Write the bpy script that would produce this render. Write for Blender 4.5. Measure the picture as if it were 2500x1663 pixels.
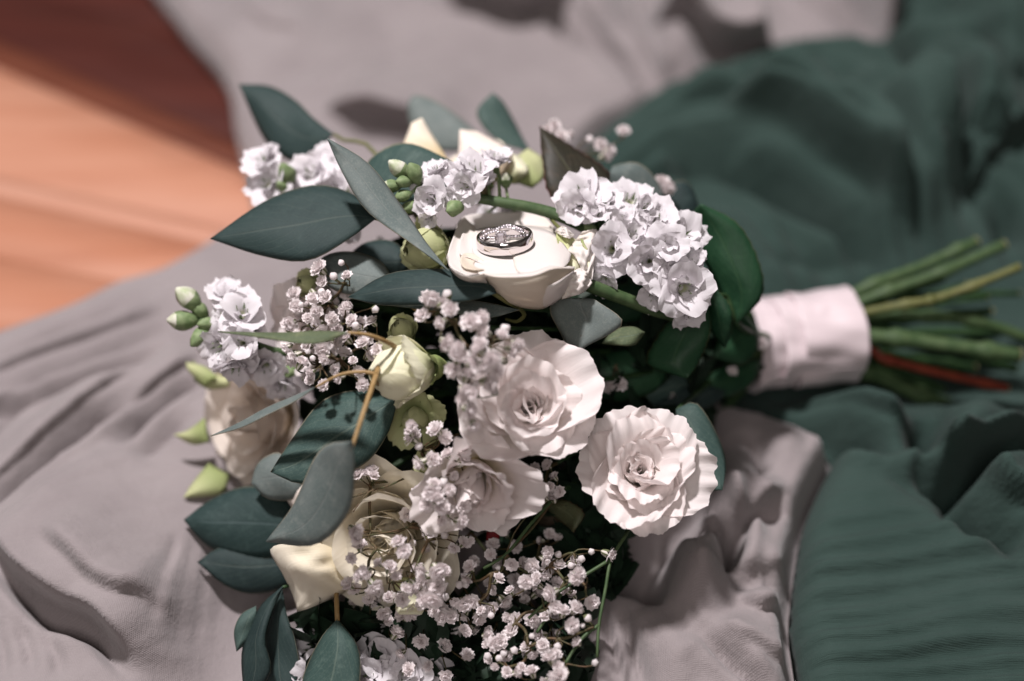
import bpy, math, random
import numpy as np
from mathutils import Vector, Matrix

for o in list(bpy.data.objects):
    bpy.data.objects.remove(o)
SC = bpy.context.scene
COL = SC.collection
MM = 0.001

# ------------------------------------------------------------------ camera
ELEV = math.radians(42.0)          # looking down at the table
DIST = 507.0                       # mm, lens to focus plane (50 mm lens, 36 mm sensor)
ZC = 110.0                         # height of the focus-plane centre above the floor, mm
PXMM = 2500 / (36.0 / 50.0 * DIST)
RIGHT = np.array([1.0, 0, 0])
UP = np.array([0, math.sin(ELEV), math.cos(ELEV)])
VIEW = np.array([0, math.cos(ELEV), -math.sin(ELEV)])
FOC = np.array([0, 0, ZC])

cam_d = bpy.data.cameras.new('camera')
cam = bpy.data.objects.new('camera', cam_d)
COL.objects.link(cam)
SC.camera = cam
cam_d.lens = 50
cam_d.sensor_width = 36
cam_d.clip_start = 0.01
cam_d.clip_end = 50
cam_d.dof.use_dof = True
cam_d.dof.focus_distance = DIST * MM
cam_d.dof.aperture_fstop = 2.7
cam.location = Vector((FOC - DIST * VIEW) * MM)
cam.rotation_euler = (math.pi / 2 - ELEV, 0, 0)

# ------------------------------------------------------------------ light
world = bpy.data.worlds.new('World')
SC.world = world
world.use_nodes = True
bg = world.node_tree.nodes['Background']
wn = world.node_tree.nodes.new('ShaderNodeTexNoise')       # an ordinary dim room: uneven, a little warm
wn.inputs['Scale'].default_value = 3.0
wn.inputs['Detail'].default_value = 2.0
wr_ = world.node_tree.nodes.new('ShaderNodeValToRGB')
wr_.color_ramp.elements[0].position, wr_.color_ramp.elements[0].color = 0.38, (0.10, 0.08, 0.07, 1)
wr_.color_ramp.elements[1].position, wr_.color_ramp.elements[1].color = 0.66, (2.2, 1.9, 1.75, 1)
world.node_tree.links.new(wn.outputs[0], wr_.inputs[0])
world.node_tree.links.new(wr_.outputs[0], bg.inputs[0])
bg.inputs[1].default_value = 0.055


def lamp(name, loc, target, size, power, col):
    d = bpy.data.lights.new(name, 'AREA')
    d.shape = 'DISK'
    d.size = size
    d.energy = power
    d.color = col
    o = bpy.data.objects.new(name, d)
    COL.objects.link(o)
    o.location = loc
    o.rotation_euler = (Vector(target) - Vector(loc)).to_track_quat('-Z', 'Y').to_euler()
    return o


lamp('ceiling_lamp', (-0.26, 0.20, 1.30), (-0.02, 0.03, 0.05), 0.11, 25, (1.0, 0.945, 0.955))
lamp('front_fill', (-0.15, -1.25, 1.30), (0, 0.03, 0.05), 0.9, 8.5, (1.0, 0.925, 0.89))  # added soft fill from behind the camera, no source seen there

SC.view_settings.view_transform = 'Standard'
SC.view_settings.look = 'None'
SC.view_settings.exposure = 0
SC.view_settings.gamma = 1
SC.render.engine = 'CYCLES'
SC.cycles.use_denoising = True
SC.cycles.max_bounces = 8
SC.cycles.transparent_max_bounces = 8
SC.cycles.caustics_reflective = False
SC.cycles.caustics_refractive = False


# ------------------------------------------------------------------ geometry helpers
def W(px, py, t=0.0):
    """photo position (2500 wide) and distance behind the focus plane in mm -> world mm"""
    k = (DIST + t) / DIST / PXMM
    return FOC + (px - 1250) * k * RIGHT + (831.5 - py) * k * UP + t * VIEW


def on_plane(px, py, z=12.0):
    g = (831.5 - py) / PXMM * math.cos(ELEV)
    t = (ZC + g - z) / (math.sin(ELEV) - g / DIST)
    return W(px, py, t)


def axw(ax):
    """direction given as (right, up, towards camera) -> world"""
    v = ax[0] * RIGHT + ax[1] * UP - ax[2] * VIEW
    return Vector(v).normalized()


def cr(P, n):
    """Catmull-Rom through P, resampled to n points by chord length"""
    P = np.asarray(P, float)
    if len(P) == 2:
        s = np.linspace(0, 1, n)[:, None]
        return P[0] * (1 - s) + P[1] * s
    Q = np.vstack([2 * P[0] - P[1], P, 2 * P[-1] - P[-2]])
    out = []
    for i in range(1, len(Q) - 2):
        for s in np.linspace(0, 1, 14, endpoint=False):
            a, b, c, d = Q[i - 1], Q[i], Q[i + 1], Q[i + 2]
            out.append(0.5 * (2 * b + (c - a) * s + (2 * a - 5 * b + 4 * c - d) * s * s + (3 * b - a - 3 * c + d) * s ** 3))
    out.append(P[-1])
    out = np.array(out)
    L = np.concatenate([[0], np.cumsum(np.linalg.norm(np.diff(out, axis=0), axis=1) + 1e-9)])
    L /= L[-1]
    x = np.linspace(0, 1, n)
    return np.stack([np.interp(x, L, out[:, j]) for j in range(P.shape[1])], 1)


def mesh_from(name, verts, faces, mats, uvs=None, midx=None, smooth=True):
    me = bpy.data.meshes.new(name)
    me.from_pydata([tuple(v) for v in verts], [], faces)
    for m in mats:
        me.materials.append(m)
    if uvs is not None:
        ul = me.uv_layers.new(name='UVMap')
        vi = np.zeros(len(me.loops), int)
        me.loops.foreach_get('vertex_index', vi)
        ul.data.foreach_set('uv', np.asarray(uvs, float)[vi].ravel())
    if midx is not None:
        me.polygons.foreach_set('material_index', midx)
    if smooth:
        me.polygons.foreach_set('use_smooth', [True] * len(me.polygons))
    me.update()
    return me


def grid_faces(nu, nv, off=0):
    f = []
    for i in range(nu - 1):
        for j in range(nv - 1):
            a = off + i * nv + j
            f.append((a, a + 1, a + nv + 1, a + nv))
    return f


def link(name, me, parent=None, mat=None):
    o = bpy.data.objects.new(name, me)
    COL.objects.link(o)
    if parent is not None:
        o.parent = parent
    if mat is not None:
        o.matrix_basis = mat
    return o


def thing(name, label, cat, loc_mm, group=None):
    o = bpy.data.objects.new(name, None)
    o.empty_display_size = 0.01
    COL.objects.link(o)
    o.location = Vector(loc_mm) * MM
    o['label'] = label
    o['category'] = cat
    if group:
        o['group'] = group
    return o


def child(name, parent, V_mm, faces, mats, uvs=None, midx=None, smooth=True, label=None):
    """mesh given in world mm, stored relative to the parent thing's base"""
    base = np.array(parent.location if parent.parent is None else parent.parent.location) / MM
    V = (np.asarray(V_mm, float) - base) * MM
    o = link(name, mesh_from(name, V, faces, mats, uvs, midx, smooth), parent)
    if label:
        o['label'] = label
    return o


def solid(o, th_mm):
    m = o.modifiers.new('thickness', 'SOLIDIFY')
    m.thickness = th_mm * MM
    m.offset = 0


def tube(P, R, sides=7, off=0, cap=True):
    """P world mm polyline, R radius (scalar or list) -> verts, faces"""
    P = np.asarray(P, float)
    n = len(P)
    R = np.full(n, R, float) if np.isscalar(R) else np.interp(np.linspace(0, 1, n), np.linspace(0, 1, len(R)), R)
    T = np.gradient(P, axis=0)
    T /= np.linalg.norm(T, axis=1)[:, None] + 1e-12
    ref = np.array([0.13, 0.31, 0.94])
    if abs(T[0] @ ref) > 0.9:
        ref = np.array([0.9, 0.3, 0.1])
    V = []
    N = np.cross(T[0], ref)
    N /= np.linalg.norm(N)
    for i in range(n):
        N = N - (N @ T[i]) * T[i]
        N /= np.linalg.norm(N) + 1e-12
        B = np.cross(T[i], N)
        for s in range(sides):
            a = 2 * math.pi * s / sides
            V.append(P[i] + R[i] * (math.cos(a) * N + math.sin(a) * B))
    F = []
    for i in range(n - 1):
        for s in range(sides):
            a = off + i * sides + s
            b = off + i * sides + (s + 1) % sides
            F.append((a, b, b + sides, a + sides))
    if cap:
        F.append(tuple(off + s for s in range(sides))[::-1])
        F.append(tuple(off + (n - 1) * sides + s for s in range(sides)))
    return V, F


class Bag:
    def __init__(self):
        self.V, self.F, self.M = [], [], []

    def add(self, V, F, m=0):
        o = len(self.V)
        self.V += [np.asarray(v) for v in V]
        self.F += [tuple(i + o for i in f) for f in F]
        self.M += [m] * len(F)

    def tube(self, P, R, sides=6, m=0):
        V, F = tube(P, R, sides)
        self.add(V, F, m)


# ------------------------------------------------------------------ materials
class NT:
    def __init__(self, name):
        self.m = bpy.data.materials.new(name)
        self.m.use_nodes = True
        self.t = self.m.node_tree
        self.p = self.t.nodes['Principled BSDF']
        self.out = self.t.nodes['Material Output']

    def n(self, typ, **kw):
        nd = self.t.nodes.new(typ)
        for k, v in kw.items():
            if k.startswith('i_'):
                key = k[2:]
                key = int(key) if key.isdigit() else key.replace('_', ' ')
                self.set(nd.inputs[key], v)
            else:
                setattr(nd, k, v)
        return nd

    def set(self, inp, v):
        if isinstance(v, bpy.types.NodeSocket):
            self.t.links.new(v, inp)
        else:
            inp.default_value = v

    def math(self, op, a, b=0.0, c=0.0, clamp=False):
        nd = self.n('ShaderNodeMath', operation=op, use_clamp=clamp)
        self.set(nd.inputs[0], a)
        self.set(nd.inputs[1], b)
        self.set(nd.inputs[2], c)
        return nd.outputs[0]

    def ramp(self, fac, a, b, x0=0.0, x1=1.0):
        nd = self.n('ShaderNodeMapRange', interpolation_type='SMOOTHSTEP')
        self.set(nd.inputs[0], fac)
        nd.inputs[1].default_value = x0
        nd.inputs[2].default_value = x1
        nd.inputs[3].default_value = a
        nd.inputs[4].default_value = b
        return nd.outputs[0]

    def mix(self, fac, a, b):
        nd = self.n('ShaderNodeMix', data_type='RGBA')
        self.set(nd.inputs[0], fac)
        self.set(nd.inputs[6], a if isinstance(a, bpy.types.NodeSocket) else (*a, 1))
        self.set(nd.inputs[7], b if isinstance(b, bpy.types.NodeSocket) else (*b, 1))
        return nd.outputs[2]

    def uv(self):
        return self.n('ShaderNodeUVMap').outputs[0]

    def obj(self):
        return self.n('ShaderNodeTexCoord').outputs['Object']

    def noise(self, vec, scale, detail=3, rough=0.5):
        nd = self.n('ShaderNodeTexNoise', i_Scale=scale, i_Detail=detail, i_Roughness=rough)
        self.set(nd.inputs['Vector'], vec)
        return nd.outputs[0]

    def scale(self, vec, s):
        nd = self.n('ShaderNodeMapping')
        self.set(nd.inputs[0], vec)
        nd.inputs['Scale'].default_value = s
        return nd.outputs[0]

    def bump(self, h, strength, dist):
        nd = self.n('ShaderNodeBump')
        nd.inputs['Strength'].default_value = strength
        nd.inputs['Distance'].default_value = dist
        self.set(nd.inputs['Height'], h)
        return nd.outputs[0]


def leaf_mat(name, col, col2, edge=(0.30, 0.27, 0.18), rib=(0.12, 0.16, 0.13), rough=0.64, edge_amt=0.75, spec=0.22, transl=0.08):
    b = NT(name)
    uv = b.uv()
    sep = b.n('ShaderNodeSeparateXYZ')
    b.set(sep.inputs[0], uv)
    v, u = sep.outputs[0], sep.outputs[1]
    d = b.math('MULTIPLY', b.math('ABSOLUTE', b.math('SUBTRACT', v, 0.5)), 2.0)
    ob = b.obj()
    big = b.noise(ob, 90, 4)
    fine = b.noise(ob, 1500, 3)
    rnd = b.n('ShaderNodeObjectInfo').outputs['Random']
    c = b.mix(b.ramp(b.math('ADD', big, b.math('MULTIPLY', b.math('SUBTRACT', rnd, 0.5), 0.5)), 0, 1, 0.25, 0.75), col, col2)
    c = b.mix(b.ramp(fine, 0.0, 0.35, 0.45, 0.75), c, (col2[0] * 1.6, col2[1] * 1.5, col2[2] * 1.45))
    bloomy = b.noise(ob, 230, 5, 0.65)
    c = b.mix(b.ramp(bloomy, 0.0, 0.45, 0.5, 0.72), c, (col2[0] * 1.7, col2[1] * 1.55, col2[2] * 1.5))
    spots = b.noise(ob, 620, 2, 0.5)
    c = b.mix(b.ramp(spots, 0.0, 0.5, 0.70, 0.80), c, (col[0] * 0.8 + 0.02, col[1] * 0.6 + 0.01, col[2] * 0.45))
    # side veins
    ph = b.math('ADD', b.math('MULTIPLY', u, 60.0), b.math('MULTIPLY', d, -26.0))
    ph = b.math('ADD', ph, b.math('MULTIPLY', big, 9.0))
    vein = b.ramp(b.math('SINE', ph), 0.0, 1.0, 0.90, 1.0)
    c = b.mix(b.math('MULTIPLY', vein, 0.22), c, rib)
    ribm = b.ramp(d, 1.0, 0.0, 0.010, 0.05)
    c = b.mix(b.math('MULTIPLY', ribm, 0.55), c, rib)
    em = b.ramp(d, 0.0, edge_amt, 0.955, 0.99)
    c = b.mix(em, c, edge)
    b.set(b.p.inputs['Base Color'], c)
    b.p.inputs['Roughness'].default_value = rough
    b.p.inputs['Specular IOR Level'].default_value = spec
    h = b.math('ADD', b.math('MULTIPLY', vein, -0.4), b.math('MULTIPLY', ribm, -1.0))
    h = b.math('ADD', h, b.math('MULTIPLY', fine, 0.35))
    b.set(b.p.inputs['Normal'], b.bump(h, 0.35, 0.0004))
    tr = b.n('ShaderNodeBsdfTranslucent')
    b.set(tr.inputs[0], c)
    mx = b.n('ShaderNodeMixShader')
    mx.inputs[0].default_value = transl
    b.t.links.new(b.p.outputs[0], mx.inputs[1])
    b.t.links.new(tr.outputs[0], mx.inputs[2])
    b.t.links.new(mx.outputs[0], b.out.inputs[0])
    return b.m


def petal_mat(name, tip, base, x0=0.05, x1=0.55, transl=0.22, vein=0.3, rough=0.62, mott=0.12, edge=None):
    b = NT(name)
    uv = b.uv()
    sep = b.n('ShaderNodeSeparateXYZ')
    b.set(sep.inputs[0], uv)
    v, u = sep.outputs[0], sep.outputs[1]
    ob = b.obj()
    nz = b.noise(ob, 160, 3)
    c = b.mix(b.ramp(b.math('ADD', u, b.math('MULTIPLY', b.math('SUBTRACT', nz, 0.5), 0.25)), 0, 1, x0, x1), base, tip)
    streak = b.noise(b.scale(uv, (38, 2.0, 1)), 1.0, 3, 0.6)
    c = b.mix(b.ramp(streak, 0, mott, 0.45, 0.75), c, (tip[0] * 0.80, tip[1] * 0.76, tip[2] * 0.72))
    if edge is not None:
        c = b.mix(b.ramp(b.math('ADD', u, b.math('MULTIPLY', nz, 0.06)), 0, 0.7, 0.985, 1.03), c, edge)
    b.set(b.p.inputs['Base Color'], c)
    b.p.inputs['Roughness'].default_value = rough
    b.p.inputs['Specular IOR Level'].default_value = 0.25
    b.p.inputs['Sheen Weight'].default_value = 0.08
    h = b.math('ADD', b.math('MULTIPLY', streak, 1.0), b.math('MULTIPLY', nz, 0.8))
    b.set(b.p.inputs['Normal'], b.bump(h, vein, 0.0006))
    tr = b.n('ShaderNodeBsdfTranslucent')
    b.set(tr.inputs[0], c)
    mx = b.n('ShaderNodeMixShader')
    mx.inputs[0].default_value = transl
    b.t.links.new(b.p.outputs[0], mx.inputs[1])
    b.t.links.new(tr.outputs[0], mx.inputs[2])
    b.t.links.new(mx.outputs[0], b.out.inputs[0])
    return b.m


def plain_mat(name, a, c2, scale=300, rough=0.6, bump=0.3, bd=0.0004, spec=0.3, metal=0.0):
    b = NT(name)
    ob = b.obj()
    nz = b.noise(ob, scale, 4)
    b.set(b.p.inputs['Base Color'], b.mix(b.ramp(nz, 0, 1, 0.3, 0.7), a, c2))
    b.p.inputs['Roughness'].default_value = rough
    b.p.inputs['Specular IOR Level'].default_value = spec
    b.p.inputs['Metallic'].default_value = metal
    if bump:
        b.set(b.p.inputs['Normal'], b.bump(nz, bump, bd))
    return b.m


M = {}
M['euc_teal'] = leaf_mat('eucalyptus_teal', (0.036, 0.068, 0.060), (0.058, 0.094, 0.084))
M['euc_dark'] = leaf_mat('eucalyptus_dark', (0.016, 0.030, 0.030), (0.026, 0.045, 0.043), rib=(0.07, 0.09, 0.08), edge_amt=0.3)
M['euc_grey'] = leaf_mat('eucalyptus_grey', (0.098, 0.128, 0.122), (0.145, 0.172, 0.164), edge=(0.34, 0.30, 0.21), rib=(0.17, 0.19, 0.18))
M['euc_low'] = leaf_mat('eucalyptus_deep_teal', (0.020, 0.040, 0.038), (0.032, 0.056, 0.053), rib=(0.06, 0.09, 0.09), edge_amt=0.3)
M['euc_green'] = leaf_mat('eucalyptus_green', (0.085, 0.110, 0.060), (0.130, 0.150, 0.085), edge_amt=0.4)
M['rose_leaf'] = leaf_mat('rose_leaf', (0.010, 0.036, 0.018), (0.020, 0.062, 0.030), edge=(0.20, 0.12, 0.05), rib=(0.04, 0.09, 0.04), rough=0.42, edge_amt=0.35)
M['rose_leaf_brown'] = leaf_mat('rose_leaf_brown', (0.026, 0.025, 0.018), (0.045, 0.034, 0.024), edge=(0.16, 0.04, 0.035), rib=(0.09, 0.09, 0.05), rough=0.5)
M['rose_leaf_olive'] = leaf_mat('rose_leaf_olive', (0.060, 0.052, 0.022), (0.085, 0.105, 0.060), edge=(0.25, 0.06, 0.04), rib=(0.14, 0.16, 0.09), rough=0.5)
M['red_leaf'] = leaf_mat('red_bract', (0.13, 0.010, 0.016), (0.20, 0.018, 0.022), edge=(0.18, 0.02, 0.02), rib=(0.2, 0.04, 0.03))
M['lis'] = petal_mat('lisianthus_petal', (0.90, 0.83, 0.815), (0.84, 0.76, 0.54), 0.10, 0.75, transl=0.36)
M['rose_white'] = petal_mat('rose_white_petal', (0.88, 0.83, 0.80), (0.80, 0.72, 0.48), 0.02, 0.6, mott=0.05)
M['rose_cream'] = petal_mat('rose_cream_petal', (0.86, 0.78, 0.65), (0.76, 0.60, 0.32), 0.0, 0.8, mott=0.06)
M['rose_seat'] = petal_mat('rose_upper_petal', (0.85, 0.80, 0.765), (0.84, 0.78, 0.71), 0.0, 0.5, mott=0.08, transl=0.3)
M['rose_flank'] = petal_mat('rose_flank_petal', (0.80, 0.71, 0.59), (0.82, 0.75, 0.65), 0.0, 0.7, mott=0.10, transl=0.3)
M['rose_yellow'] = petal_mat('rose_yellow_petal', (0.88, 0.82, 0.69), (0.88, 0.79, 0.58), 0.0, 0.7, mott=0.08, transl=0.3)
M['rose_peach'] = petal_mat('rose_peach_petal', (0.88, 0.79, 0.71), (0.80, 0.66, 0.46), 0.0, 0.6, mott=0.06)
M['bud_cream'] = petal_mat('bud_petal', (0.84, 0.82, 0.62), (0.56, 0.60, 0.28), 0.05, 0.75, mott=0.1)
M['bud_green'] = petal_mat('bud_green_petal', (0.56, 0.58, 0.32), (0.32, 0.38, 0.15), 0.0, 0.9, mott=0.2)
M['stock'] = petal_mat('stock_petal', (0.80, 0.765, 0.79), (0.62, 0.66, 0.40), 0.04, 0.36, mott=0.10, transl=0.3)
M['gyp'] = petal_mat('gypsophila_petal', (0.90, 0.84, 0.84), (0.78, 0.72, 0.64), 0.0, 0.4, transl=0.35, mott=0.05, vein=0.1)
M['gyp_green'] = plain_mat('gypsophila_calyx', (0.10, 0.12, 0.05), (0.16, 0.17, 0.09), 900)
M['gyp_stem'] = plain_mat('gypsophila_stem', (0.055, 0.065, 0.026), (0.11, 0.065, 0.035), 260)
M['stem'] = plain_mat('green_stem', (0.042, 0.078, 0.030), (0.075, 0.115, 0.050), 220, 0.5)
M['stem_dark'] = plain_mat('dark_stem', (0.016, 0.040, 0.014), (0.030, 0.065, 0.022), 220, 0.5)
M['stem_olive'] = plain_mat('olive_stem', (0.105, 0.115, 0.036), (0.15, 0.15, 0.055), 220, 0.5)
M['stem_red'] = plain_mat('red_stem', (0.17, 0.026, 0.014), (0.23, 0.042, 0.020), 220, 0.5)
M['stem_gold'] = plain_mat('golden_stem', (0.27, 0.17, 0.065), (0.33, 0.22, 0.10), 300, 0.5)
M['stem_cut'] = plain_mat('cut_end', (0.38, 0.34, 0.18), (0.30, 0.26, 0.12), 900)
M['stock_green'] = plain_mat('stock_calyx', (0.12, 0.18, 0.075), (0.22, 0.28, 0.14), 500)
M['stock_tip'] = plain_mat('stock_bud_tip', (0.36, 0.42, 0.24), (0.66, 0.64, 0.56), 420)
M['sepal'] = plain_mat('sepal', (0.20, 0.26, 0.09), (0.30, 0.34, 0.14), 300)
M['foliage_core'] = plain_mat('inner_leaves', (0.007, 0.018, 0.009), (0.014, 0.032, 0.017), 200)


def metal_mat(name, col, rough):
    b = NT(name)
    b.p.inputs['Base Color'].default_value = (*col, 1)
    b.p.inputs['Metallic'].default_value = 1
    nz = b.noise(b.obj(), 700, 2)
    b.set(b.p.inputs['Roughness'], b.ramp(nz, rough * 0.7, rough * 1.5))
    return b.m


M['silver'] = metal_mat('white_gold', (0.80, 0.755, 0.76), 0.05)
b_ = NT('diamond')
b_.p.inputs['Base Color'].default_value = (0.93, 0.87, 0.92, 1)
b_.p.inputs['Metallic'].default_value = 0.75
b_.p.inputs['Roughness'].default_value = 0.04
M['stone'] = b_.m
b_ = NT('bright_stone')
b_.p.inputs['Base Color'].default_value = (0.95, 0.88, 0.93, 1)
b_.p.inputs['Metallic'].default_value = 0.15
b_.p.inputs['Roughness'].default_value = 0.12
M['stone_bright'] = b_.m
M['setting'] = metal_mat('dark_setting', (0.52, 0.46, 0.47), 0.10)
b_ = NT('clear_stone')
b_.p.inputs['Base Color'].default_value = (0.95, 0.86, 0.92, 1)
b_.p.inputs['Transmission Weight'].default_value = 0.55
b_.p.inputs['Roughness'].default_value = 0.05
b_.p.inputs['IOR'].default_value = 1.9
M['clear_stone'] = b_.m


def cloth_mat(name, a, c2, weave=2600.0, wrinkle=0.5, stretch=(1, 1, 1), sheen=0.25):
    b = NT(name)
    ob = b.obj()
    nz = b.noise(ob, 26, 5, 0.55)
    wr = b.noise(b.scale(ob, stretch), 120, 6, 0.62)
    fine = b.noise(b.scale(ob, (1, 2.5, 1)), weave, 2)
    wv = b.n('ShaderNodeTexWave', i_Scale=560.0, i_Distortion=2.0, i_Detail=1.0)
    wv.bands_direction = 'X'
    b.set(wv.inputs['Vector'], ob)
    wv2 = b.n('ShaderNodeTexWave', i_Scale=560.0, i_Distortion=2.0, i_Detail=1.0)
    wv2.bands_direction = 'Y'
    b.set(wv2.inputs['Vector'], ob)
    wave = b.math('MULTIPLY', wv.outputs[1], wv2.outputs[1])
    c = b.mix(b.ramp(nz, 0, 1, 0.3, 0.7), a, c2)
    c = b.mix(b.ramp(b.math('ADD', b.math('MULTIPLY', fine, 0.6), b.math('MULTIPLY', wave, 0.4)), 0.25, 0.0, 0.25, 0.55), c, (a[0] * 0.45, a[1] * 0.45, a[2] * 0.45))
    b.set(b.p.inputs['Base Color'], c)
    b.p.inputs['Roughness'].default_value = 0.9
    b.p.inputs['Specular IOR Level'].default_value = 0.1
    b.p.inputs['Sheen Weight'].default_value = sheen
    b.p.inputs['Sheen Roughness'].default_value = 0.5
    h = b.math('ADD', b.math('MULTIPLY', wr, 1.0), b.math('MULTIPLY', wave, 0.10))
    b.set(b.p.inputs['Normal'], b.bump(h, wrinkle, 0.0025))
    return b.m


M['beige'] = cloth_mat('beige_muslin', (0.272, 0.238, 0.240), (0.312, 0.275, 0.276), wrinkle=0.5)
M['green'] = cloth_mat('green_gauze', (0.033, 0.058, 0.050), (0.043, 0.071, 0.062), wrinkle=0.5, stretch=(0.35, 2.2, 1), sheen=0.05)


def wood_mat(name, a, c2):
    b = NT(name)
    ob = b.obj()
    w = b.noise(b.scale(ob, (4, 40, 10)), 1.0, 5, 0.6)
    fine = b.noise(b.scale(ob, (20, 420, 60)), 1.0, 3)
    rnd = b.n('ShaderNodeObjectInfo').outputs['Random']
    c = b.mix(b.ramp(b.math('ADD', w, b.math('MULTIPLY', b.math('SUBTRACT', rnd, 0.5), 0.25)), 0, 1, 0.3, 0.7), a, c2)
    c = b.mix(b.ramp(fine, 0, 0.35, 0.5, 0.8), c, (a[0] * 0.6, a[1] * 0.5, a[2] * 0.5))
    b.set(b.p.inputs['Base Color'], c)
    b.p.inputs['Roughness'].default_value = 0.42
    b.p.inputs['Specular IOR Level'].default_value = 0.4
    b.set(b.p.inputs['Normal'], b.bump(fine, 0.15, 0.0005))
    return b.m


M['wood'] = wood_mat('orange_wood', (0.41, 0.172, 0.100), (0.49, 0.238, 0.155))
M['wood_shadow'] = wood_mat('orange_wood_shadow', (0.050, 0.012, 0.009), (0.075, 0.018, 0.012))  # far boards: a cast shadow put into the wood colour
M['wood_half_shadow'] = wood_mat('orange_wood_half_shadow', (0.095, 0.026, 0.015), (0.14, 0.042, 0.023))  # border of that shadow, also painted as a darker wood colour
M['wood_reflection'] = wood_mat('orange_wood_reflection', (0.50, 0.25, 0.17), (0.55, 0.30, 0.215))  # narrow board added to paint a bright reflected strip on the wood
M['joint'] = plain_mat('dark_underfloor', (0.05, 0.016, 0.010), (0.07, 0.022, 0.014), 60)


def satin_mat():
    b = NT('blush_satin')
    ob = b.obj()
    st = b.noise(b.scale(ob, (40, 900, 900)), 1.0, 3)
    b.set(b.p.inputs['Base Color'], b.mix(b.ramp(st, 0, 1, 0.3, 0.7), (0.62, 0.525, 0.545), (0.68, 0.58, 0.60)))
    b.p.inputs['Roughness'].default_value = 0.38
    b.p.inputs['Specular IOR Level'].default_value = 0.45
    b.p.inputs['Sheen Weight'].default_value = 0.3
    b.set(b.p.inputs['Normal'], b.bump(st, 0.12, 0.0004))
    return b.m


M['satin'] = satin_mat()

# ------------------------------------------------------------------ floor of planks
PLANKS = [  # photo positions of each board's seam, from the far one to the near one; then its tone, with shadow and reflection painted in
    ((-60, -190), (700, -60)), ((-60, -60), (700, 150)), ((-60, 75), (700, 400)), ((-60, 140), (700, 462)),
    ((-40, 425), (700, 590)), ((-40, 470), (700, 640)), ((-40, 620), (700, 775)), ((-40, 800), (700, 930)), ((-40, 990), (700, 1100))]
BOARD_TONE = ['wood_shadow', 'wood_shadow', 'wood_half_shadow', 'wood', 'wood_reflection', 'wood', 'wood', 'wood']
base_me = mesh_from('floor', [(-1.6, -0.9, -0.012), (1.6, -0.9, -0.012), (1.6, 1.8, -0.012), (-1.6, 1.8, -0.012)], [(0, 1, 2, 3)], [M['joint']])
floor = link('floor', base_me)
floor['kind'] = 'structure'
floor['label'] = 'orange varnished wooden boards showing beside the beige cloth'
seams = []
for a, b in PLANKS:
    A, B = on_plane(*a, 0.0)[:2], on_plane(*b, 0.0)[:2]
    d = (B - A) / np.linalg.norm(B - A)
    seams.append((A - d * 260, A, B, B + d * 260))
for i in range(len(seams) - 1):
    far, near = cr([(*p, 0) for p in seams[i]], 12), cr([(*p, 0) for p in seams[i + 1]], 12)
    gap = near - far
    V = []
    for s, z in ((0.004, -10), (0.004, -1.0), (0.02, 0.0), (0.98, 0.0), (0.996, -1.0), (0.996, -10)):
        for j in range(12):
            q = far[j] + gap[j] * s
            V.append((q[0], q[1], z))
    o = link('plank', mesh_from('plank', np.array(V) * MM, grid_faces(6, 12), [M[BOARD_TONE[i]]]), floor)

# ------------------------------------------------------------------ draped cloths (height fields with built folds)
CELL = 1.6
gx = np.arange(-460, 461, CELL)
gy = np.arange(-170, 561, CELL)
GX, GY = np.meshgrid(gx, gy, indexing='ij')


def seg_dist(poly):
    """distance and nearest point of every grid node to a polyline"""
    best = np.full(GX.shape, 1e9)
    bx, by = GX.copy(), GY.copy()
    along = np.zeros(GX.shape)
    acc = 0.0
    tot = sum(np.linalg.norm(np.subtract(q, p)) for p, q in zip(poly[:-1], poly[1:])) + 1e-9
    for p, q in zip(poly[:-1], poly[1:]):
        dx, dy = q[0] - p[0], q[1] - p[1]
        L2 = dx * dx + dy * dy + 1e-9
        s = np.clip(((GX - p[0]) * dx + (GY - p[1]) * dy) / L2, 0, 1)
        x, y = p[0] + s * dx, p[1] + s * dy
        d = np.hypot(GX - x, GY - y)
        m = d < best
        best[m] = d[m]
        bx[m] = x[m]
        by[m] = y[m]
        along[m] = ((acc + s * math.sqrt(L2)) / tot)[m]
        acc += math.sqrt(L2)
    return best, bx, by, along


def inside(poly):
    r = np.zeros(GX.shape, bool)
    n = len(poly)
    for i in range(n):
        x1, y1 = poly[i]
        x2, y2 = poly[(i + 1) % n]
        c = ((y1 > GY) != (y2 > GY)) & (GX < (x2 - x1) * (GY - y1) / (y2 - y1 + 1e-12) + x1)
        r ^= c
    return r


def vnoise(scale, seed, sx=1.0, sy=1.0):
    r = np.random.RandomState(seed)
    n = 256
    tab = r.rand(n, n)
    x, y = GX / scale * sx + 60.3, GY / scale * sy + 71.7
    xi, yi = np.floor(x).astype(int), np.floor(y).astype(int)
    fx, fy = x - xi, y - yi
    fx, fy = fx * fx * fx * (fx * (fx * 6 - 15) + 10), fy * fy * fy * (fy * (fy * 6 - 15) + 10)
    g = lambda a, b: tab[a % n, b % n]
    return (g(xi, yi) * (1 - fx) * (1 - fy) + g(xi + 1, yi) * fx * (1 - fy) + g(xi, yi + 1) * (1 - fx) * fy + g(xi + 1, yi + 1) * fx * fy) - 0.5


def fbm(scale, seed, octs=4, sx=1.0, sy=1.0):
    return sum(vnoise(scale / 2 ** k, seed + k, sx, sy) / 2 ** k for k in range(octs))


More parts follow.
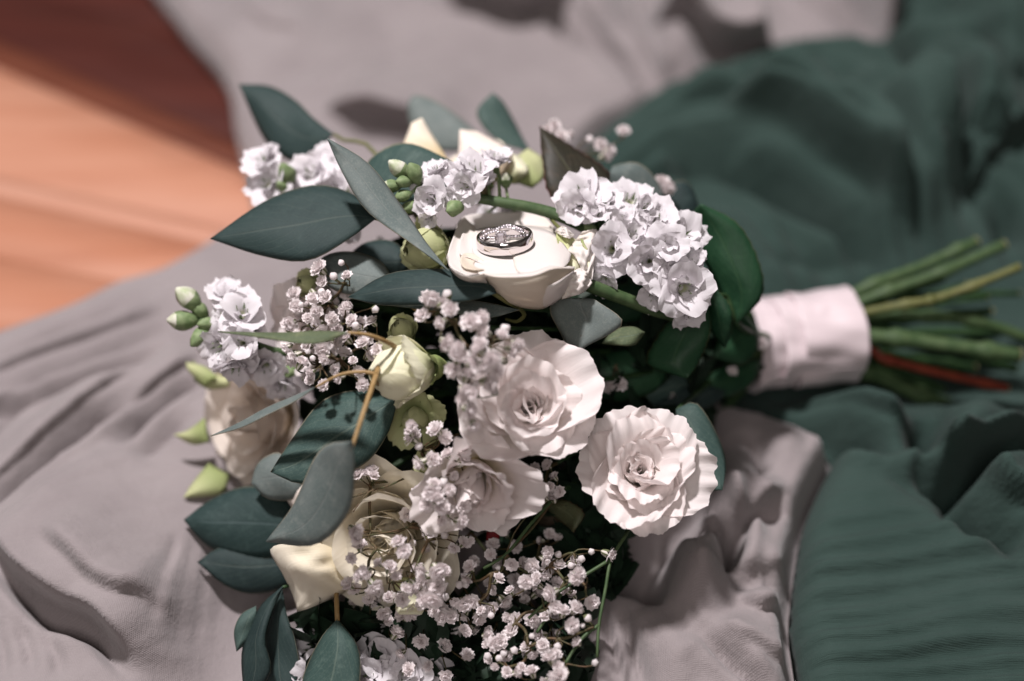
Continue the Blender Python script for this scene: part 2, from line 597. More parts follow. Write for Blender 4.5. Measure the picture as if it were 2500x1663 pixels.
def fold(Z, pts, h, w, z=18.0, taper=True, ridge=0.0):
    """h < 0 a crease, h > 0 a ridge along photo positions pts; w half-width in mm"""
    if h < 0:
        h, w, ridge = h * 1.7, w * 0.75, ridge * 1.3
    P = cr([on_plane(*p, z)[:2] for p in pts], 24)
    d, _, _, s = seg_dist(P)
    amp = np.clip(np.minimum(s, 1 - s) * 3.2, 0.0, 1) if taper else 1.0
    prof = np.exp(-(d / w) ** (1.3 if h < 0 else 2))
    Z += h * prof * amp
    if ridge:
        Z += ridge * np.exp(-((d - 1.9 * w) / (0.9 * w)) ** 2) * amp


DY = np.zeros(GX.shape)     # forward lean of fold lips, mm (one field per cloth)


def cliff(Z, pts, H, run=5.0, back=45.0, z=8.0, over=0.55):
    """cloth heaped on the far side of the line, its lip folding over towards the near side"""
    P = cr([on_plane(*p, z)[:2] for p in pts], 24)
    d, bx, by, s = seg_dist(P)
    sd = np.where(GY >= by, d, -d)
    u = np.clip(sd / run, 0, 1)
    u = u * u * (3 - 2 * u)
    amp = np.clip(np.minimum(s, 1 - s) * 4, 0.0, 1)
    amp = amp * amp * (3 - 2 * amp)
    Z += H * u * np.exp(-(np.clip(sd, 0, None) / back) ** 2) * amp
    global DY
    DY -= H * over * u * np.exp(-(np.clip(sd, 0, None) / (run + 0.9 * H)) ** 2) * amp


def hollow(Z, pts, depth, soft=9.0, z=12.0):
    P = [tuple(on_plane(*p, z)[:2]) for p in pts]
    P = [tuple(p) for p in cr(P + [P[0]], 40)[:-1]]
    d, _, _, _ = seg_dist(P + [P[0]])
    m = inside(P)
    sd = np.where(m, d, -d)
    Z -= depth * (1 / (1 + np.exp(-np.clip(sd / soft * 3, -30, 30))))


def cloth(name, label, Z, keep, boundary, mat, dy):
    """keep: bool mask; boundary: polyline the border is snapped to"""
    d, bx, by, _ = seg_dist(boundary)
    near = (~keep) & (d < CELL * 1.5)
    X, Y = np.where(near, bx, GX), np.where(near, by, GY)
    ok = keep | near
    nx, ny = GX.shape
    idx = np.arange(nx * ny).reshape(nx, ny)
    f_ok = ok[:-1, :-1] & ok[1:, :-1] & ok[1:, 1:] & ok[:-1, 1:]
    anyk = keep[:-1, :-1] | keep[1:, :-1] | keep[1:, 1:] | keep[:-1, 1:]
    f_ok &= anyk
    q = np.stack([idx[:-1, :-1][f_ok], idx[1:, :-1][f_ok], idx[1:, 1:][f_ok], idx[:-1, 1:][f_ok]], 1)
    used, inv = np.unique(q.ravel(), return_inverse=True)
    Y = Y + dy
    V = np.stack([X.ravel()[used], Y.ravel()[used], Z.ravel()[used]], 1) * MM
    o = link(name, mesh_from(name, V, [tuple(r) for r in inv.reshape(-1, 4).tolist()], [mat]))
    o['label'] = label
    o['category'] = 'cloth'
    solid(o, 0.6)
    return o


# --- borders
bay_px = [(250, -170), (385, 0), (470, 110), (555, 215), (578, 330), (612, 470), (622, 560), (530, 608), (430, 680), (300, 727), (150, 787), (0, 842), (-220, 930)]
bay = [tuple(p) for p in cr([on_plane(*p, 6)[:2] for p in bay_px], 60)]
bay_poly = bay + [(-900, bay[-1][1]), (-900, 900), (bay[0][0], 900)]
gre_px = [(2215, -80), (2190, 10), (2110, 128), (1980, 150), (1850, 160), (1720, 190), (1600, 238), (1500, 292), (1440, 335), (1410, 420), (1480, 560), (1600, 760),
          (1690, 930), (1790, 985), (1900, 1010), (2010, 1058), (2045, 1090), (2000, 1180), (1965, 1270), (1945, 1400), (1937, 1500), (1950, 1600), (1975, 1760)]
gre = [tuple(p) for p in cr([on_plane(*p, 20)[:2] for p in gre_px], 110)]
gre_poly = gre + [(900, gre[-1][1]), (900, gre[0][1])]

# --- green gauze
ZG = 22 + 5 * fbm(90, 5) + 1.2 * fbm(22, 9)
py_c = on_plane(2000, 330, 20)
ZG += 30 * np.exp(-(((GX - py_c[0]) / 120) ** 2 + ((GY - py_c[1]) / 95) ** 2))
pk = on_plane(2330, 1250, 20)
ZG += 14 * np.exp(-(((GX - pk[0]) / 70) ** 2 + ((GY - pk[1]) / 60) ** 2))
G = lambda pts, h, w, **k: fold(ZG, pts, h, w, z=26, **k)
G([(1740, 440), (1878, 478), (1998, 540), (2117, 593), (2213, 646)], -26, 10, ridge=5)
cliff(ZG, [(1690, 425), (1759, 455), (1878, 488), (1998, 550), (2117, 603), (2225, 660)], 34, 8, 45, z=10, over=0.28)
cliff(ZG, [(1560, 330), (1700, 300), (1840, 325), (1960, 375), (2080, 470), (2180, 590)], 14, 8, 26, z=32, over=0.28)
cliff(ZG, [(1860, 228), (1998, 300), (2093, 388), (2200, 500), (2260, 610)], 16, 8, 28, z=30, over=0.28)
cliff(ZG, [(2330, 570), (2400, 470), (2470, 420), (2560, 400)], 26, 6, 40, z=14, over=0.28)
cliff(ZG, [(2250, 30), (2350, 110), (2420, 210), (2430, 300)], 26, 7, 50, z=20, over=0.28)
G([(1600, 300), (1700, 268), (1830, 296), (1960, 330), (2080, 420)], -9, 8, ridge=2)
G([(1860, 215), (1998, 287), (2093, 373), (2200, 480), (2260, 600)], -12, 9, ridge=4)
G([(2050, 165), (2130, 195), (2213, 258), (2285, 344), (2337, 478), (2330, 580)], -16, 10, ridge=5)
G([(2290, 10), (2380, 96), (2409, 191), (2385, 268)], -16, 10, ridge=4)
G([(2240, 120), (2300, 160), (2390, 200)], -10, 8)
G([(1610, 430), (1735, 432), (1830, 450)], -14, 9)
G([(1520, 400), (1640, 385), (1800, 390), (1960, 440), (2110, 540)], 8, 13)
G([(1850, 640), (2000, 628), (2120, 640)], -5, 6)
G([(1850, 580), (1950, 560), (2060, 600)], 5, 9)
G([(2340, 480), (2420, 380), (2500, 330)], -12, 12)
G([(2400, 560), (2452, 526), (2500, 500)], -16, 14)
G([(2400, 330), (2360, 420)], -8, 9)
G([(2480, 80), (2520, 300)], -10, 14)
G([(1885, 1000), (2007, 1034), (2147, 1113), (2217, 1150)], -16, 7, ridge=5)
G([(1960, 985), (2080, 1000), (2193, 1043), (2262, 1137)], 9, 10)
G([(2262, 1000), (2255, 1090), (2240, 1150)], -22, 9)
G([(2280, 1060), (2277, 1110), (2289, 1180)], 12, 7)
G([(2215, 1160), (2287, 1196), (2361, 1172), (2500, 1113)], -22, 7, ridge=4)
G([(2310, 1080), (2400, 1010), (2500, 960)], 12, 14)
cliff(ZG, [(2190, 1150), (2240, 1190), (2290, 1212), (2361, 1188), (2440, 1155), (2560, 1100)], 24, 4, 34, z=12, over=0.28)
cliff(ZG, [(2300, 1215), (2340, 1262), (2390, 1315), (2450, 1345), (2560, 1400)], 18, 4, 26, z=10, over=0.28)
cliff(ZG, [(1880, 1010), (2000, 1050), (2100, 1100), (2190, 1150)], 18, 4, 22, z=10, over=0.28)
cliff(ZG, [(2060, 165), (2150, 210), (2225, 275), (2295, 360), (2345, 490)], 26, 7, 34, z=24, over=0.28)
G([(2330, 1120), (2400, 1060), (2520, 1030)], -8, 6)
G([(2300, 1200), (2333, 1245), (2385, 1300), (2440, 1325), (2510, 1362)], -20, 8, ridge=4)
G([(2100, 1100), (2170, 1130), (2230, 1180)], 7, 8)
G([(2120, 1150), (2230, 1220), (2330, 1290), (2400, 1360)], -5, 7)
# crinkle ripples of the hanging panel and of the swept part
pan = on_plane(2200, 1500, 18)
wgt = np.clip((pan[1] + 62 - GY) / 40, 0, 1)
ph = GY / 1.55 + 9 * fbm(70, 31, 3, 0.5, 1.0) + 6 * fbm(160, 41, 2)
rip = 1 - np.abs(np.sin(ph * 0.5)) * 1.6
ZG += wgt * (2.1 * rip * (0.35 + 1.5 * (vnoise(30, 77, 0.5, 1.0) + 0.5)) + 1.3 * np.sin(ph * 0.31 + 3 * fbm(80, 55, 2)))
wgt2 = np.clip((GY - pan[1] - 80) / 50, 0, 1)
arc = cr([on_plane(*p, 24)[:2] for p in ((1380, 470), (1600, 400), (1780, 400), (1930, 450), (2080, 540), (2230, 660), (2300, 760))], 20)
da, bxa, bya, _ = seg_dist(arc)
ph2 = np.where(GY >= bya, da, -da) / 2.2 + 8 * fbm(90, 61, 3)
rip2 = 1 - np.abs(np.sin(ph2 * 0.5)) * 1.7
ZG += wgt2 * (4.2 * rip2 * (0.3 + 1.5 * (vnoise(60, 67) + 0.5)) + 4.0 * np.sin(ph2 * 0.27 + 2))
dgr, _, _, _ = seg_dist(gre)
in_g = inside(gre_poly)
edge = np.clip(dgr / (12 + 34 * np.clip((GY - pan[1] - 120) / 80, 0, 1)), 0, 1)
ZG = np.where(in_g, 7 + (ZG - 7) * np.sqrt(1 - (1 - edge) ** 2), 7)
# the handle and its stems press the gauze down
hp = [on_plane(1800, 860, 20)[:2], on_plane(2120, 830, 20)[:2], on_plane(2500, 800, 20)[:2]]
dh, _, _, _ = seg_dist(hp)
ZG = np.where(in_g, ZG - np.clip(ZG - 8, 0, None) * np.exp(-(dh / (40 + 24 * np.clip((GX - 130) / 80, 0, 1))) ** 4), ZG)
ZG = np.maximum(ZG, 2.5)

DYG = DY * np.clip(dgr / 20, 0, 1) * (1 - np.exp(-(dh / 40) ** 4))
# --- beige muslin
DY = np.zeros(GX.shape)
_c, _s = math.cos(math.radians(38)), math.sin(math.radians(38))
GX0, GY0 = GX, GY
GX, GY = GX0 * _c + GY0 * _s, -GX0 * _s + GY0 * _c      # wrinkles run obliquely, towards the far corner
strk = -7.0 * np.abs(fbm(46, 19, 2, 0.25, 1.0)) - 3.2 * np.abs(fbm(17, 27, 2, 0.22, 1.0)) + 0.8 * fbm(8, 23, 2, 0.4, 1.0)
GX, GY = GX0, GY0
ZB = 25 + 6 * fbm(120, 15) + strk
B = lambda pts, h, w, **k: fold(ZB, pts, h, w, **k)
B([(-90, 1330), (0, 1262), (92, 1185), (170, 1120), (246, 1056), (330, 1000), (420, 950)], -9, 5, ridge=4)
B([(-90, 1130), (55, 1006), (170, 968), (300, 925), (430, 870)], -7, 5.5, ridge=3)
B([(-90, 990), (60, 945), (200, 905), (330, 862), (450, 800)], -6, 5, ridge=2)
B([(280, 1120), (370, 1030), (430, 988), (520, 925)], -9, 5, ridge=3)
B([(330, 1160), (420, 1080), (490, 1030)], -5, 5)
B([(-90, 905), (60, 865), (220, 815), (400, 745)], -4, 5, ridge=2)
B([(-90, 1060), (30, 1000), (120, 950)], -4, 4)
B([(0, 900), (120, 850), (300, 790), (440, 730)], 4, 10)
B([(0, 1120), (150, 1060), (300, 960)], 4, 9)
B([(50, 1350), (200, 1220), (350, 1120)], 5, 18)
cliff(ZB, [(-60, 1340), (0, 1400), (61, 1478), (140, 1535), (246, 1580), (300, 1640), (350, 1720)], 21, 7, 42, over=0.5)
cliff(ZB, [(120, 1400), (190, 1450), (262, 1508), (330, 1540), (385, 1545), (440, 1580)], 11, 6, 18, over=0.4)
for k_, pl in enumerate(([(-90, 1345), (0, 1270), (92, 1192), (170, 1128), (246, 1064), (330, 1006), (420, 955)], [(-90, 1140), (55, 1014), (170, 976), (300, 930), (430, 876)],
                         [(280, 1126), (370, 1036), (430, 993), (530, 920)], [(-90, 1000), (60, 953), (200, 912), (330, 868), (450, 806)])):
    cliff(ZB, pl, (9, 7, 9, 6)[k_], 4, 14, over=0.6)
B([(-40, 1350), (61, 1472), (123, 1525), (203, 1555), (246, 1575), (289, 1635), (335, 1690)], -6, 4, ridge=2)
for i in range(9):   # gathers running up to the bouquet
    x = 420 + i * 19
    B([(x - 40 + i * 3, 1560 + (i % 3) * 20), (x, 1440 - i * 4), (x + 26, 1330)], (-3.2, 2.6)[i % 2], 3.4)
for i in range(6):
    B([(20 + i * 34, 1680), (10 + i * 33, 1590 + i * 6), (-20 + i * 30, 1500 + i * 10)], (-2.4, 2.0)[i % 2], 4)
B([(540, 1430), (600, 1520), (640, 1640)], -5, 5)
B([(385, 1640), (450, 1600), (520, 1640)], 6, 8)
# by the frilled lisianthus
hollow(ZB, [(1500, 1460), (1555, 1370), (1600, 1290), (1690, 1245), (1710, 1320), (1690, 1345), (1640, 1370), (1640, 1430), (1600, 1500), (1555, 1480)], 22, 5)
B([(1700, 1230), (1773, 1295), (1792, 1325), (1770, 1400), (1745, 1445)], -12, 5, ridge=5)
B([(1838, 1215), (1787, 1314), (1727, 1350)], -10, 5, ridge=3)
B([(1790, 1310), (1860, 1280), (1930, 1265)], -7, 6)
cliff(ZB, [(1680, 1225), (1740, 1275), (1785, 1318), (1850, 1300), (1930, 1275)], 12, 5, 22, over=0.5)
cliff(ZB, [(1640, 1385), (1690, 1355), (1740, 1352), (1790, 1390)], 10, 5, 16, over=0.5)
cliff(ZB, [(1720, 1600), (1790, 1645), (1860, 1668), (1940, 1680)], 9, 6, 20, over=0.3)
cliff(ZB, [(1745, 1445), (1820, 1465), (1930, 1440)], 6, 5, 16, over=0.4)
B([(1620, 1330), (1661, 1398), (1689, 1470), (1715, 1560)], 14, 8)
B([(1765, 1345), (1720, 1440), (1700, 1520)], 12, 7)
cliff(ZB, [(1770, 1520), (1848, 1560), (1925, 1520)], 10, 6, 26, over=0.4)
B([(1690, 1560), (1780, 1630), (1900, 1720)], -6, 4, ridge=2)
B([(1760, 1440), (1840, 1440), (1920, 1430)], -5, 7)
B([(1830, 1080), (1850, 1150), (1840, 1230)], -6, 7)
B([(1850, 1130), (1900, 1110), (1960, 1120)], 5, 9)
B([(1462, 1470), (1504, 1559), (1541, 1675)], -9, 2.6, ridge=2)
B([(1505, 1480), (1550, 1575), (1590, 1675)], -8, 2.6, ridge=2)
B([(1580, 1500), (1620, 1590), (1690, 1680)], 7, 9)
B([(1690, 1540), (1780, 1600), (1900, 1690)], 8, 9)
# beyond the bouquet
B([(1340, 30), (1400, 81), (1496, 143), (1590, 225)], -14, 13, ridge=6)
B([(1400, -60), (1520, 96), (1591, 163), (1650, 260)], -16, 13, ridge=8)
B([(1555, -60), (1587, 86), (1625, 200)], -14, 12, ridge=6)
cliff(ZB, [(1560, 40), (1600, 100), (1690, 168), (1760, 186), (1840, 196), (1910, 175)], 44, 5, 80, over=0.95)
B([(1770, -10), (1815, 80), (1840, 190)], 10, 12)
B([(1950, -20), (2046, 48), (2112, 125)], -16, 10, ridge=6)
B([(1060, -30), (1120, 20), (1193, 52), (1263, 68), (1330, 45)], -14, 11, ridge=5)
cliff(ZB, [(1000, -60), (1090, 8), (1193, 64), (1270, 86), (1350, 70), (1430, 40)], 34, 5, 80, over=0.95)
cliff(ZB, [(1360, 40), (1450, 115), (1530, 172), (1610, 235)], 15, 4, 20, over=0.8)
cliff(ZB, [(1430, -40), (1520, 96), (1591, 170), (1650, 250)], 15, 4, 18, over=0.8)
cliff(ZB, [(1940, -40), (2030, 30), (2110, 118), (2140, 170)], 34, 5, 60, over=0.9)
B([(700, -20), (720, 80), (700, 190)], 5, 22)
B([(790, 310), (900, 325), (1010, 345), (1130, 360)], -11, 9, ridge=5)
B([(900, 0), (960, 120), (940, 240)], -3, 22)
cliff(ZB, [(770, 318), (850, 332), (930, 342), (1020, 356), (1140, 372)], 14, 4, 40, over=0.8)
cliff(ZB, [(560, 60), (640, 130), (760, 170)], 6, 5, 30, over=0.6)
dbq, _, _, _ = seg_dist([on_plane(620, 1700, 5)[:2], on_plane(680, 1520, 5)[:2], on_plane(760, 1400, 5)[:2], on_plane(1000, 1540, 5)[:2], on_plane(1250, 1600, 5)[:2], on_plane(1380, 1720, 5)[:2]])
ZB -= np.clip(ZB - 4, 0, None) * np.exp(-(dbq / 32) ** 4)
bsd, _, _, _ = seg_dist(bay)
in_b = ~inside(bay_poly)
be = np.clip(bsd / 14, 0, 1)
ZB = np.where(in_b, 2.5 + (ZB - 2.5) * np.sqrt(1 - (1 - be) ** 2), 2.0)
ZB = np.maximum(ZB, 2.0)
low = np.where(in_g, 0.0, np.clip(dgr / 9, 0, 1))
low = low * low * (3 - 2 * low)
ZB = np.where(in_g, np.minimum(ZG - 3.0, 4.0), 4.0 + (ZB - 4.0) * low)
ZB = np.maximum(ZB, 0.6)
cloth('beige_cloth', 'crumpled pale beige muslin cloth spread under the bouquet', ZB, in_b, bay, M['beige'], DY * np.clip(bsd / 14, 0, 1))
cloth('green_cloth', 'dark green gauze cloth twisted under the ribbon handle and cut stems', ZG, in_g, gre, M['green'], DYG)


# ------------------------------------------------------------------ leaves and petals lofted between two edges
def patch(name, parent, Lp, Rp, mat, nu=14, nv=9, bulge=0.0, wave=0.0, seed=0, th=0.3, tip_bend=0.0, serr=0.0, crk=0.0, label=None):
    """Lp, Rp: the two edges from base to tip as (px, py, t); bulge pushes the middle towards (-) or away from (+) the lens, mm"""
    r = random.Random(seed * 7 + len(name))
    L, R = cr(Lp, nu), cr(Rp, nu)
    V, UV = [], []
    p1, p2 = r.uniform(0, 6), r.uniform(0, 6)
    ser = [r.uniform(-1, 1) for _ in range(nu)]
    for i in range(nu):
        u = i / (nu - 1)
        for j in range(nv):
            v = j / (nv - 1)
            q = L[i] * (1 - v) + R[i] * v
            s = 2 * v - 1
            if serr and 0 < i < nu - 1 and j in (0, nv - 1):
                q = q + (L[i] - R[i]) * (0.5 if j == 0 else -0.5) * serr * (1 if i % 2 else -1) * (0.7 + 0.3 * ser[i])
            t = q[2] + bulge * (1 - s * s) * math.sin(math.pi * min(1, max(0, u))) ** 0.5
            t += wave * abs(s) * math.sin(6.5 * u + p1 + (1.3 if s > 0 else 0)) + 0.5 * wave * math.sin(11 * u + 3 * s + p2)
            t += tip_bend * u ** 3
            t += crk * (math.sin(17 * u + 5 * s + p1) + math.sin(11 * s - 8 * u + p2) + 0.7 * math.sin(23 * u - 9 * s)) * 0.5
            V.append(W(q[0], q[1], t))
            UV.append((v, u))
    o = child(name, parent, V, grid_faces(nu, nv), [mat], UV, label=label)
    if th:
        solid(o, th)
    return o


def leaf(parent, L, R, mat, t0, t1, tl=0.0, tr=0.0, cup=-3.0, seed=0, wave=0.8, serr=0.0, nu=16, label=None):
    """L and R start at the base and end at the tip (shared ends)"""
    def edge(P, tx):
        n = len(P)
        return [(p[0], p[1], t0 + (t1 - t0) * i / (n - 1) + tx * math.sin(math.pi * i / (n - 1))) for i, p in enumerate(P)]
    return patch('leaf', parent, edge(L, tl), edge(R, tr), mat, nu=nu, nv=9, bulge=cup, wave=wave, seed=seed, th=0.35, serr=serr, label=label)


def stem(parent, pts, rad, mat, name='stem', n=None, sides=8, label=None):
    """pts (px, py, t)"""
    P = cr(pts, n or max(6, 4 * len(pts)))
    Wd = np.array([W(*p) for p in P])
    V, F = tube(Wd, rad, sides)
    return child(name, parent, V, F, [mat], label=label)


HT = 14                    # mm further back for the handle
HND = (1875, 838, 92 + HT)     # where the stems enter the ribbon


def to_handle(p, k=0, drop=14):
    r = random.Random(k * 13 + int(p[0]))
    a = np.array(p, float)
    b = np.array([HND[0] + 20, HND[1] + r.uniform(-55, 55), HND[2] + r.uniform(-4, 10)])
    m = a * 0.55 + b * 0.45 + np.array([0, r.uniform(-10, 25), drop])
    return [tuple(a), tuple(m), tuple(b)]


# --- eucalyptus sprigs
EG = 'eucalyptus sprigs in the bouquet'
sp = thing('eucalyptus_sprig', 'eucalyptus sprig with broad slate leaves standing up behind the ringed rose', 'eucalyptus', W(1010, 560, 30), EG)
leaf(sp, [(812, 326), (765, 288), (722, 245), (660, 211), (583, 206)], [(812, 326), (775, 380), (725, 398), (650, 348), (583, 206)], M['euc_dark'], 70, 92, 4, -4, -4, 1)
leaf(sp, [(918, 533), (870, 478), (770, 452), (650, 490), (514, 583)], [(918, 533), (850, 585), (750, 637), (640, 625), (514, 583)], M['euc_dark'], 12, 22, 10, -6, -4, 2)
leaf(sp, [(1096, 662), (1000, 592), (895, 515), (835, 420), (799, 338)], [(1096, 662), (1040, 592), (985, 510), (900, 400), (799, 338)], M['euc_grey'], -12, 4, 3, 8, -2, 3)
leaf(sp, [(915, 470), (890, 410), (940, 362), (1010, 352), (1130, 408)], [(915, 470), (960, 530), (1020, 520), (1090, 480), (1130, 408)], M['euc_teal'], 34, 30, 6, -6, -3, 4)
leaf(sp, [(1190, 345), (1120, 285), (1060, 245), (1010, 232), (994, 262)], [(1190, 345), (1120, 370), (1050, 360), (1005, 320), (994, 262)], M['euc_grey'], 98, 108, 4, -3, -3, 5)
leaf(sp, [(1010, 640), (960, 590), (900, 590), (860, 615), (830, 650)], [(1010, 640), (960, 690), (910, 700), (870, 690), (830, 650)], M['euc_dark'], 30, 34, 4, -2, -2, 6)
stem(sp, [(814, 328, 71), (845, 345, 69), (905, 362, 66), (1010, 520, 46), (1110, 640, 30), (1300, 720, 50)], [0.7, 1.0, 1.2, 1.6], M['stem_olive'])
stem(sp, [(1090, 660, 14), (1000, 560, 24), (912, 533, 13)], [1.0, 0.8, 0.6], M['stem_olive'], 'petiole')
stem(sp, to_handle((1300, 720, 50), 3), [1.6, 1.9], M['stem_dark'])

sp = thing('eucalyptus_sprig', 'eucalyptus sprig with one upright teal leaf before the top of the beige cloth', 'eucalyptus', W(1330, 420, 70), EG)
leaf(sp, [(1296, 372), (1225, 350), (1180, 312), (1164, 270), (1202, 227)], [(1296, 372), (1275, 335), (1252, 290), (1228, 248), (1202, 227)], M['euc_teal'], 90, 98, -4, 4, -2, 7)
leaf(sp, [(1490, 420), (1500, 405), (1560, 400), (1610, 450), (1632, 515)], [(1490, 420), (1490, 470), (1520, 520), (1580, 540), (1632, 515)], M['euc_grey'], 50, 60, 0, 0, -3, 8)
leaf(sp, [(1600, 530), (1620, 470), (1660, 440), (1690, 460), (1712, 530)], [(1600, 530), (1620, 570), (1660, 590), (1700, 570), (1712, 530)], M['euc_dark'], 66, 70, 0, 0, -3, 9)
stem(sp, [(1290, 368, 90), (1350, 420, 82), (1450, 500, 66), (1600, 620, 74), (1880, 800, 96)], [0.7, 1.3, 1.7], M['stem_dark'])

sp = thing('eucalyptus_sprig', 'eucalyptus sprig with long dark leaf crossing below the ringed rose', 'eucalyptus', W(1267, 752, 4), EG)
leaf(sp, [(1212, 716), (1190, 676), (1130, 658), (960, 666), (849, 726)], [(1212, 716), (1150, 734), (1040, 745), (930, 745), (849, 726)], M['euc_dark'], -16, -2, 3, -5, -3, 11)
leaf(sp, [(1268, 757), (1180, 738), (1090, 732), (1000, 736), (925, 742)], [(1268, 757), (1190, 776), (1090, 762), (1000, 752), (925, 742)], M['euc_grey'], -4, 10, 4, -2, -2, 12)
leaf(sp, [(962, 690), (930, 640), (860, 615), (800, 622), (768, 650)], [(962, 690), (930, 712), (870, 722), (805, 702), (768, 650)], M['euc_grey'], 14, 20, 4, -3, -3, 13)
stem(sp, [(1200, 714, -14), (1240, 738, -6), (1267, 752, 4), (1280, 770, 10), (1262, 785, 14), (1235, 780, 18)], [0.7, 0.9, 0.8, 0.5], M['stem_olive'])
stem(sp, [(1150, 770, 20), (1090, 752, 14), (1020, 760, 10), (960, 690, 15)], [1.0, 0.8, 0.6], M['stem_gold'], 'petiole')
stem(sp, to_handle((1267, 752, 6), 5), [0.9, 1.8], M['stem_dark'])

sp = thing('eucalyptus_sprig', 'eucalyptus sprig with golden stalk, hanging grey leaf and narrow blades', 'eucalyptus', W(920, 915, -20), EG)
leaf(sp, [(850, 812), (780, 808), (700, 812), (620, 812), (532, 810)], [(850, 812), (800, 834), (740, 840), (640, 826), (532, 810)], M['euc_green'], -30, -16, 3, -3, -1, 14, wave=0.4)
leaf(sp, [(770, 945), (720, 966), (650, 996), (580, 1034), (514, 1065)], [(770, 945), (728, 976), (660, 1010), (590, 1044), (514, 1065)], M['euc_grey'], -22, -6, 2, -2, 0, 15, wave=0.2)
leaf(sp, [(972, 972), (880, 952), (785, 980), (715, 1070), (661, 1152)], [(972, 972), (945, 1062), (880, 1140), (745, 1182), (661, 1152)], M['euc_teal'], 6, -4, 8, -6, -5, 16)
leaf(sp, [(862, 1078), (800, 1085), (762, 1130), (715, 1235), (650, 1322)], [(862, 1078), (866, 1160), (850, 1255), (770, 1330), (650, 1322)], M['euc_grey'], -44, -10, 6, -4, -4, 17)
stem(sp, [(857, 1100, -42), (880, 1030, -38), (905, 955, -30), (918, 917, -24), (935, 880, -12), (1010, 860, 6)], [0.6, 0.85, 0.95, 1.05, 1.0], M['stem_gold'])
stem(sp, [(848, 812, -28), (900, 818, -26), (950, 838, -20), (975, 856, -8)], [0.5, 0.8, 0.9], M['stem_gold'], 'petiole')
stem(sp, [(772, 945, -22), (830, 915, -24), (885, 908, -24), (920, 914, -24)], [0.4, 0.6, 0.8], M['stem_gold'], 'petiole')
stem(sp, [(970, 974, 4), (945, 960, -8), (915, 930, -22)], [0.6, 0.7], M['stem_gold'], 'petiole')
stem(sp, to_handle((1010, 860, 6), 6, 30), [1.2, 1.9], M['stem_dark'])

sp = thing('eucalyptus_sprig', 'eucalyptus sprig with one blue-grey leaf between the ringed rose and largest lisianthus', 'eucalyptus', W(1400, 885, 6), EG)
leaf(sp, [(1402, 890), (1372, 820), (1344, 765), (1350, 735), (1385, 728)], [(1402, 890), (1425, 850), (1490, 815), (1520, 782), (1450, 730), ], M['euc_grey'], 6, 2, 4, -4, -3, 18)
leaf(sp, [(1470, 838), (1500, 806), (1545, 798), (1574, 812)], [(1470, 838), (1505, 843), (1550, 842), (1574, 812)], M['euc_green'], 12, 16, 2, -2, -2, 19)
stem(sp, [(1402, 885, 7), (1420, 912, 16), (1500, 925, 32), (1700, 880, 66), (1880, 840, 94)], [0.7, 1.2, 1.7], M['stem_dark'])

sp = thing('eucalyptus_sprig', 'eucalyptus sprig with wide shaded leaves drooping onto cloth beside the yellow rose', 'eucalyptus', W(720, 1320, 40), EG)
leaf(sp, [(735, 1290), (690, 1205), (600, 1188), (515, 1220), (449, 1270)], [(735, 1290), (690, 1350), (600, 1365), (510, 1335), (449, 1270)], M['euc_low'], 34, 40, 4, -2, -5, 20)
leaf(sp, [(760, 1370), (690, 1320), (600, 1320), (530, 1340), (482, 1372)], [(760, 1370), (700, 1430), (620, 1450), (550, 1430), (482, 1372)], M['euc_dark'], 38, 34, 2, -2, -3, 21)
leaf(sp, [(740, 1180), (690, 1110), (650, 1115), (625, 1140), (614, 1180)], [(740, 1180), (720, 1215), (690, 1222), (650, 1215), (614, 1180)], M['euc_grey'], 24, 32, 2, -2, -3, 22)
stem(sp, [(610, 1325, 42), (720, 1310, 40), (760, 1290, 38), (900, 1180, 40), (1100, 1050, 50)], [0.6, 1.0, 1.4], M['stem_dark'])
stem(sp, to_handle((1100, 1050, 50), 7), [1.4, 1.9], M['stem_dark'])

sp = thing('eucalyptus_sprig', 'eucalyptus sprig trailing at the bottom with mottled pointed leaf and dark curled leaf', 'eucalyptus', W(820, 1450, 14), EG)
leaf(sp, [(690, 1432), (640, 1475), (608, 1535), (590, 1605), (600, 1730)], [(690, 1432), (660, 1510), (648, 1570), (660, 1640), (600, 1730)], M['euc_dark'], 12, 4, 4, -4, -4, 23, label='dark curled leaf')
leaf(sp, [(690, 1440), (700, 1500), (720, 1560), (730, 1640), (700, 1720)], [(690, 1440), (650, 1520), (636, 1590), (640, 1660), (700, 1720)], M['euc_dark'], 16, 6, 0, 6, -2, 26)
leaf(sp, [(625, 1480), (590, 1500), (572, 1540), (578, 1590)], [(625, 1480), (625, 1520), (610, 1560), (578, 1590)], M['euc_teal'], 14, 10, 0, 0, -2, 24)
leaf(sp, [(824, 1512), (788, 1552), (752, 1620), (738, 1680), (770, 1760)], [(824, 1512), (868, 1568), (880, 1625), (865, 1700), (770, 1760)], M['euc_teal'], 0, -12, 3, -3, -4, 25, label='mottled teal leaf')
stem(sp, [(824, 1516, 0), (822, 1470, 3), (826, 1430, 12), (870, 1330, 30), (1000, 1180, 44)], [0.9, 0.9, 1.2, 1.5], M['stem_gold'])
stem(sp, [(690, 1434, 12), (740, 1420, 20), (826, 1410, 18)], [0.6, 0.9], M['stem_dark'], 'petiole')
stem(sp, to_handle((1000, 1180, 44), 8), [1.5, 1.9], M['stem_dark'])

